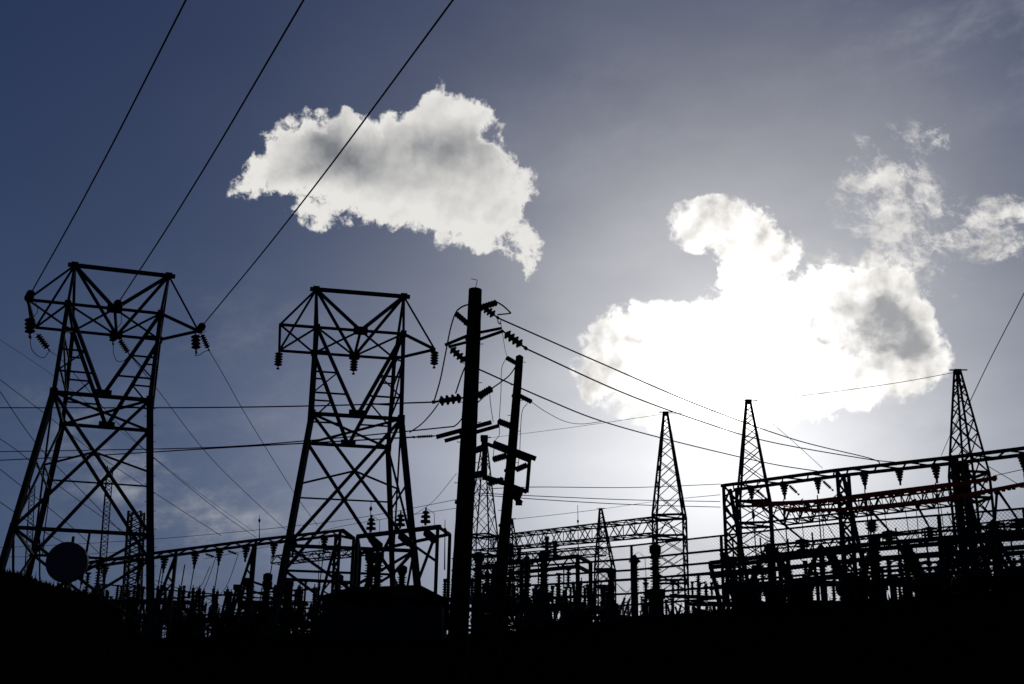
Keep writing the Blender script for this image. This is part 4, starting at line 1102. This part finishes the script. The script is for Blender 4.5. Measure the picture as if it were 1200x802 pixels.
mb = MB(); mb.bar(p2(592, 573), p2(611, 590), .12); mb.bar(p2(601, 577), p2(611, 582), .18); mb.box(p2(608, 590), .18, .12, .1); mb.build('operating_arm', STEEL, t)
rod_ins(p2(594, 534), p2(577, 539), .10, t, 7, 'insulator'); rod_ins(p2(618, 545), p2(604, 551), .09, t, 7, 'insulator'); rod_ins(p2(590, 562), p2(572, 567), .09, t, 5, 'insulator')

# ------------------------------------------------------------------ jumpers round the poles
J = 'jumpers round the wooden poles'
def jw(label, pts, r=.012): wire(label, pts, r, 'jumper wire', J, 'jumper_wire')
jw('jumper arching over from the pole top down to the level string on its left', [pp(549, 357), pp(541, 360), pp(534, 367, -.1), pp(528, 385, -.1), pp(522, 415, -.1), pp(516, 445, -.1), pp(509, 469.5, -.2)], .018)
jw('jumper looping out right of the tall pole top', [pp(583, 354.5), pp(590, 359), pp(597.5, 366), pp(597, 367.5), pp(583, 369, -.1)], .018)
jw('jumper from the level string curving down left to the second pylon', [pp(514, 473, -.2), pp(506, 484, -.2), pp(494, 497, -.1), pp(480, 507, 0)], .016)
jw('jumper rising steeply close left of the tall pole', [pp(546, 428), pp(541, 440), pp(534, 461, -.2)], .018)
jw('jumper passing behind the tall pole towards the lower crossarm', [pp(577, 455, -.2), pp(562, 470, .3), pp(548, 482, .4), pp(538, 495, .3), pp(532, 500)], .016)
jw('jumper from the mid insulator up to the leaning pole', [pp(577, 455, -.3), at(587, 448, 28), at(597, 440, 30), p2(604, 430), p2(605, 425)], .018)
jw('hook shaped wire end beside the fat disc string', [pp(584, 372), pp(583.5, 377), pp(586, 380), pp(587, 376)], .012)
jw('thin wire dropping from the fat disc string to the leaning pole', [pp(587, 379), at(589, 392, 28), at(592, 410, 30), p2(594, 417)], .007)
jw('thin wire dropping left of the leaning pole to its lower insulator', [p2(593, 420), p2(588, 432), p2(587, 460), p2(585, 492)], .009)
jw('thin wire falling from the mid insulator to the lower crossarm', [pp(574, 463), pp(575, 475), pp(578, 495)], .008)
jw('thin wire curling down from the right insulator of the leaning pole', [p2(618, 473), p2(612, 482), p2(610, 505), p2(609, 530), p2(607, 546)], .010)
jw('thin wire from the lower insulator down to the switch frame', [p2(585, 497), p2(585, 510), p2(580, 518), p2(578, 537)], .009)

# ------------------------------------------------------------------ long wires
G1 = 'wires from the wooden pole to the right gantry'
wire('uppermost wire sweeping from the tall pole top down to the right gantry', [pp(584, 373, -.1), at(700, 424, 31), at(820, 475.5, 36), at(930, 515, 39.5), at(1020, 537.5, 41.5), onR(1034)], .020, group=G1)
wire('middle wire sweeping from the upper crossarm down to the right gantry', [pp(617, 409), at(729, 460, 31), at(820, 493.5, 35.5), at(900, 517.5, 38.8), at(1015, 538, 41.6), onR(1060)], .020, group=G1)
wire('lowest wire sweeping from behind the tall pole to the right gantry', [pp(550, 428, .1), at(640, 468, 30), at(706, 494, 33), at(793, 518, 37), at(900, 543, 41), onR(965)], .020, group=G1)
wire('slack wire from the leaning pole joining the lowest sweeping wire', [p2(623, 471.5), at(640, 483, 31.5), at(662, 494, 32.2), at(682, 497, 32.6), at(706, 494, 33)], .009)
G2 = 'level wires at the left'
wire('upper level wire from the left edge to the level disc string', [at(-30, 478, 40), at(200, 478, 34), at(360, 476, 30), pp(507, 471.5, -.2)], .018, group=G2)
wire('level wire from the left edge to the slim disc string, lower of a pair', [at(-30, 541, 45), at(93, 535, 40), at(260, 525, 34), at(359, 519.5, 30), pp(484, 512.5, -.2)], .018, group=G2)
wire('level wire from the left edge to the pole, upper of a pair', [at(-30, 530, 45), at(120, 527.5, 40), at(260, 524, 34), at(400, 513, 29), pp(532, 500)], .016, group=G2)
G3 = 'wires crossing behind the left pylon'
for k, (pl, r, lab) in enumerate((
    ([(-20, 385, 90), (66, 443, 95), (135, 500, 100), (230, 575, 108), (300, 625, 112)], .016, 'thin slanting wire entering highest at the left edge'),
    ([(-20, 430, 85), (63, 493, 90), (110, 530, 94), (180, 577, 100), (259, 628, 106)], .025, 'slanting wire entering second from the top at the left edge'),
    ([(-20, 432, 80), (0, 459, 82), (45, 523, 88), (105, 585, 96), (150, 632, 104)], .028, 'steep slanting wire entering third from the top at the left edge'),
    ([(-20, 502, 80), (21, 529, 84), (75, 574, 90), (144, 623, 98), (185, 650, 104)], .025, 'slanting wire entering fourth from the top at the left edge'),
    ([(-20, 532, 80), (0, 550, 82), (75, 610, 90), (120, 652, 96)], .025, 'slanting wire entering fifth from the top at the left edge'),
    ([(-20, 574, 80), (18, 601, 84), (60, 628, 88), (120, 660, 94)], .028, 'slanting wire entering lowest at the left edge'),
    ([(-20, 643, 100), (120, 636, 100), (240, 627, 98), (400, 610, 90), (533, 586, 82), (560, 580, 80)], .020, 'long rising wire from the left edge to behind the tall pole, upper one'),
    ([(240, 655, 100), (330, 637, 98), (400, 617, 92), (533, 596, 84), (560, 592, 82)], .018, 'long rising wire behind the second pylon to the tall pole, lower one'),
    ([(-20, 653, 100), (60, 652, 98), (140, 647, 96), (182, 645, 96)], .018, 'level wire low behind the round dish'))):
    wire(lab, [at(*p) for p in pl], r, group=G3)
G4 = 'level wires running into the right gantry'
wire('level wire right of the switch frame, top one', [at(560, 574, 44), p2(622, 571, 8), at(740, 571.5, 44), at(844, 567.5, 46)], .014, group=G4)
wire('level wire right of the switch frame, middle one', [at(560, 578, 44), at(640, 582, 42), at(740, 586, 44), at(844, 588, 46)], .014, group=G4)
wire('level wire right of the switch frame, bottom one', [at(560, 580, 44), at(640, 586, 42), at(740, 591.5, 44), at(844, 594.5, 46)], .014, group=G4)
G5 = 'earth wires between the mast tops'
wire('thin earth wire from the half hidden mast to the free standing mast top', [MD[0], at(640, 505, 77), at(706, 496, 70), MC[0]], .013, 'earth wire', G5, 'earth_wire')
wire('thin earth wire between the free standing mast and the mast below the sun', [MC[0], at(828, 483, 59), MBm[0]], .013, 'earth wire', G5, 'earth_wire')
wire('thin earth wire from the mast below the sun to the rightmost mast', [MBm[0], at(960, 461.5, 54), at(1050, 449, 52), MA[0]], .013, 'earth wire', G5, 'earth_wire')
wire('wire climbing from the rightmost mast out of the picture', [at(1137, 470, 49.5), at(1161, 420, 46), at(1200, 344, 40), at(1240, 262, 34)], .018, 'earth wire', G5, 'earth_wire')
wire('thin wire dropping left of the mast nearest the right edge to the gantry', [at(1127, 480, 49.5), at(1117, 502, 48), at(1103, 534, 46)], .011, 'earth wire', G5, 'earth_wire')
wire('thin slanting wire from near the sun down onto the right gantry', [at(893, 486, 56), at(930, 518, 54), at(964, 549, 50)], .011, 'earth wire', G5, 'earth_wire')
wire('thin earth wire from the mast by the leaning pole to the distant mast', [MF[0], at(650, 603.5, 112), ME[0]], .022, 'earth wire', G5, 'earth_wire')
wire('thin earth wire from the distant mast to the right gantry', [ME[0], at(770, 587.5, 95), at(844, 580, 60)], .016, 'earth wire', G5, 'earth_wire')
wire('thin wire slanting down from the tall pole foot left to the steel frame', [at(535, 555, 44), at(505, 590, 48), at(470, 612, 52)], .010, 'earth wire', G5, 'earth_wire')
for k, (pl, lab) in enumerate((([(1157, 546, 46), (1200, 572, 44), (1240, 600, 43)], 'slanting lead below the right gantry at the right edge'), ([(1164, 558, 45), (1200, 550, 43), (1240, 541, 41)], 'rising wire below the right gantry at the right edge'))):
    wire(lab, [at(*p) for p in pl], .014)

for k, (pl, wh) in enumerate((
    ([(196, 690, 62), (205, 700, 62), (222, 704, 62)], 'low near the left gantry, leftmost'), ([(246, 664, 60), (236, 686, 60), (226, 690, 60)], 'below the left gantry beside a drop rod'),
    ([(182, 680, 61), (215, 692, 61), (240, 703, 61)], 'straight and slanting below the left gantry, left one'), ([(218, 694, 62), (240, 700, 62), (262, 712, 62)], 'straight and slanting below the left gantry, right one'),
    ([(612, 690, 58), (625, 700, 58), (645, 694, 58)], 'in the middle of the yard, left one'), ([(655, 680, 60), (680, 694, 60), (706, 690, 60)], 'in the middle of the yard, centre one'), ([(722, 684, 54), (735, 694, 52), (744, 680, 49)], 'in the middle of the yard, right one'),
    ([(893, 596, 48), (925, 640, 47), (950, 668, 46)], 'crossing below the red bars, leftmost'), ([(960, 600, 48), (985, 640, 47), (1000, 660, 46)], 'crossing below the red bars, near the second gantry leg'), ([(1110, 600, 46), (1128, 640, 45), (1150, 660, 44)], 'crossing beside the thick gantry column'))):
    wire('slack lead ' + wh, [at(*p) for p in pl], .018, 'lead', 'slack leads in the yard', 'slack_lead')
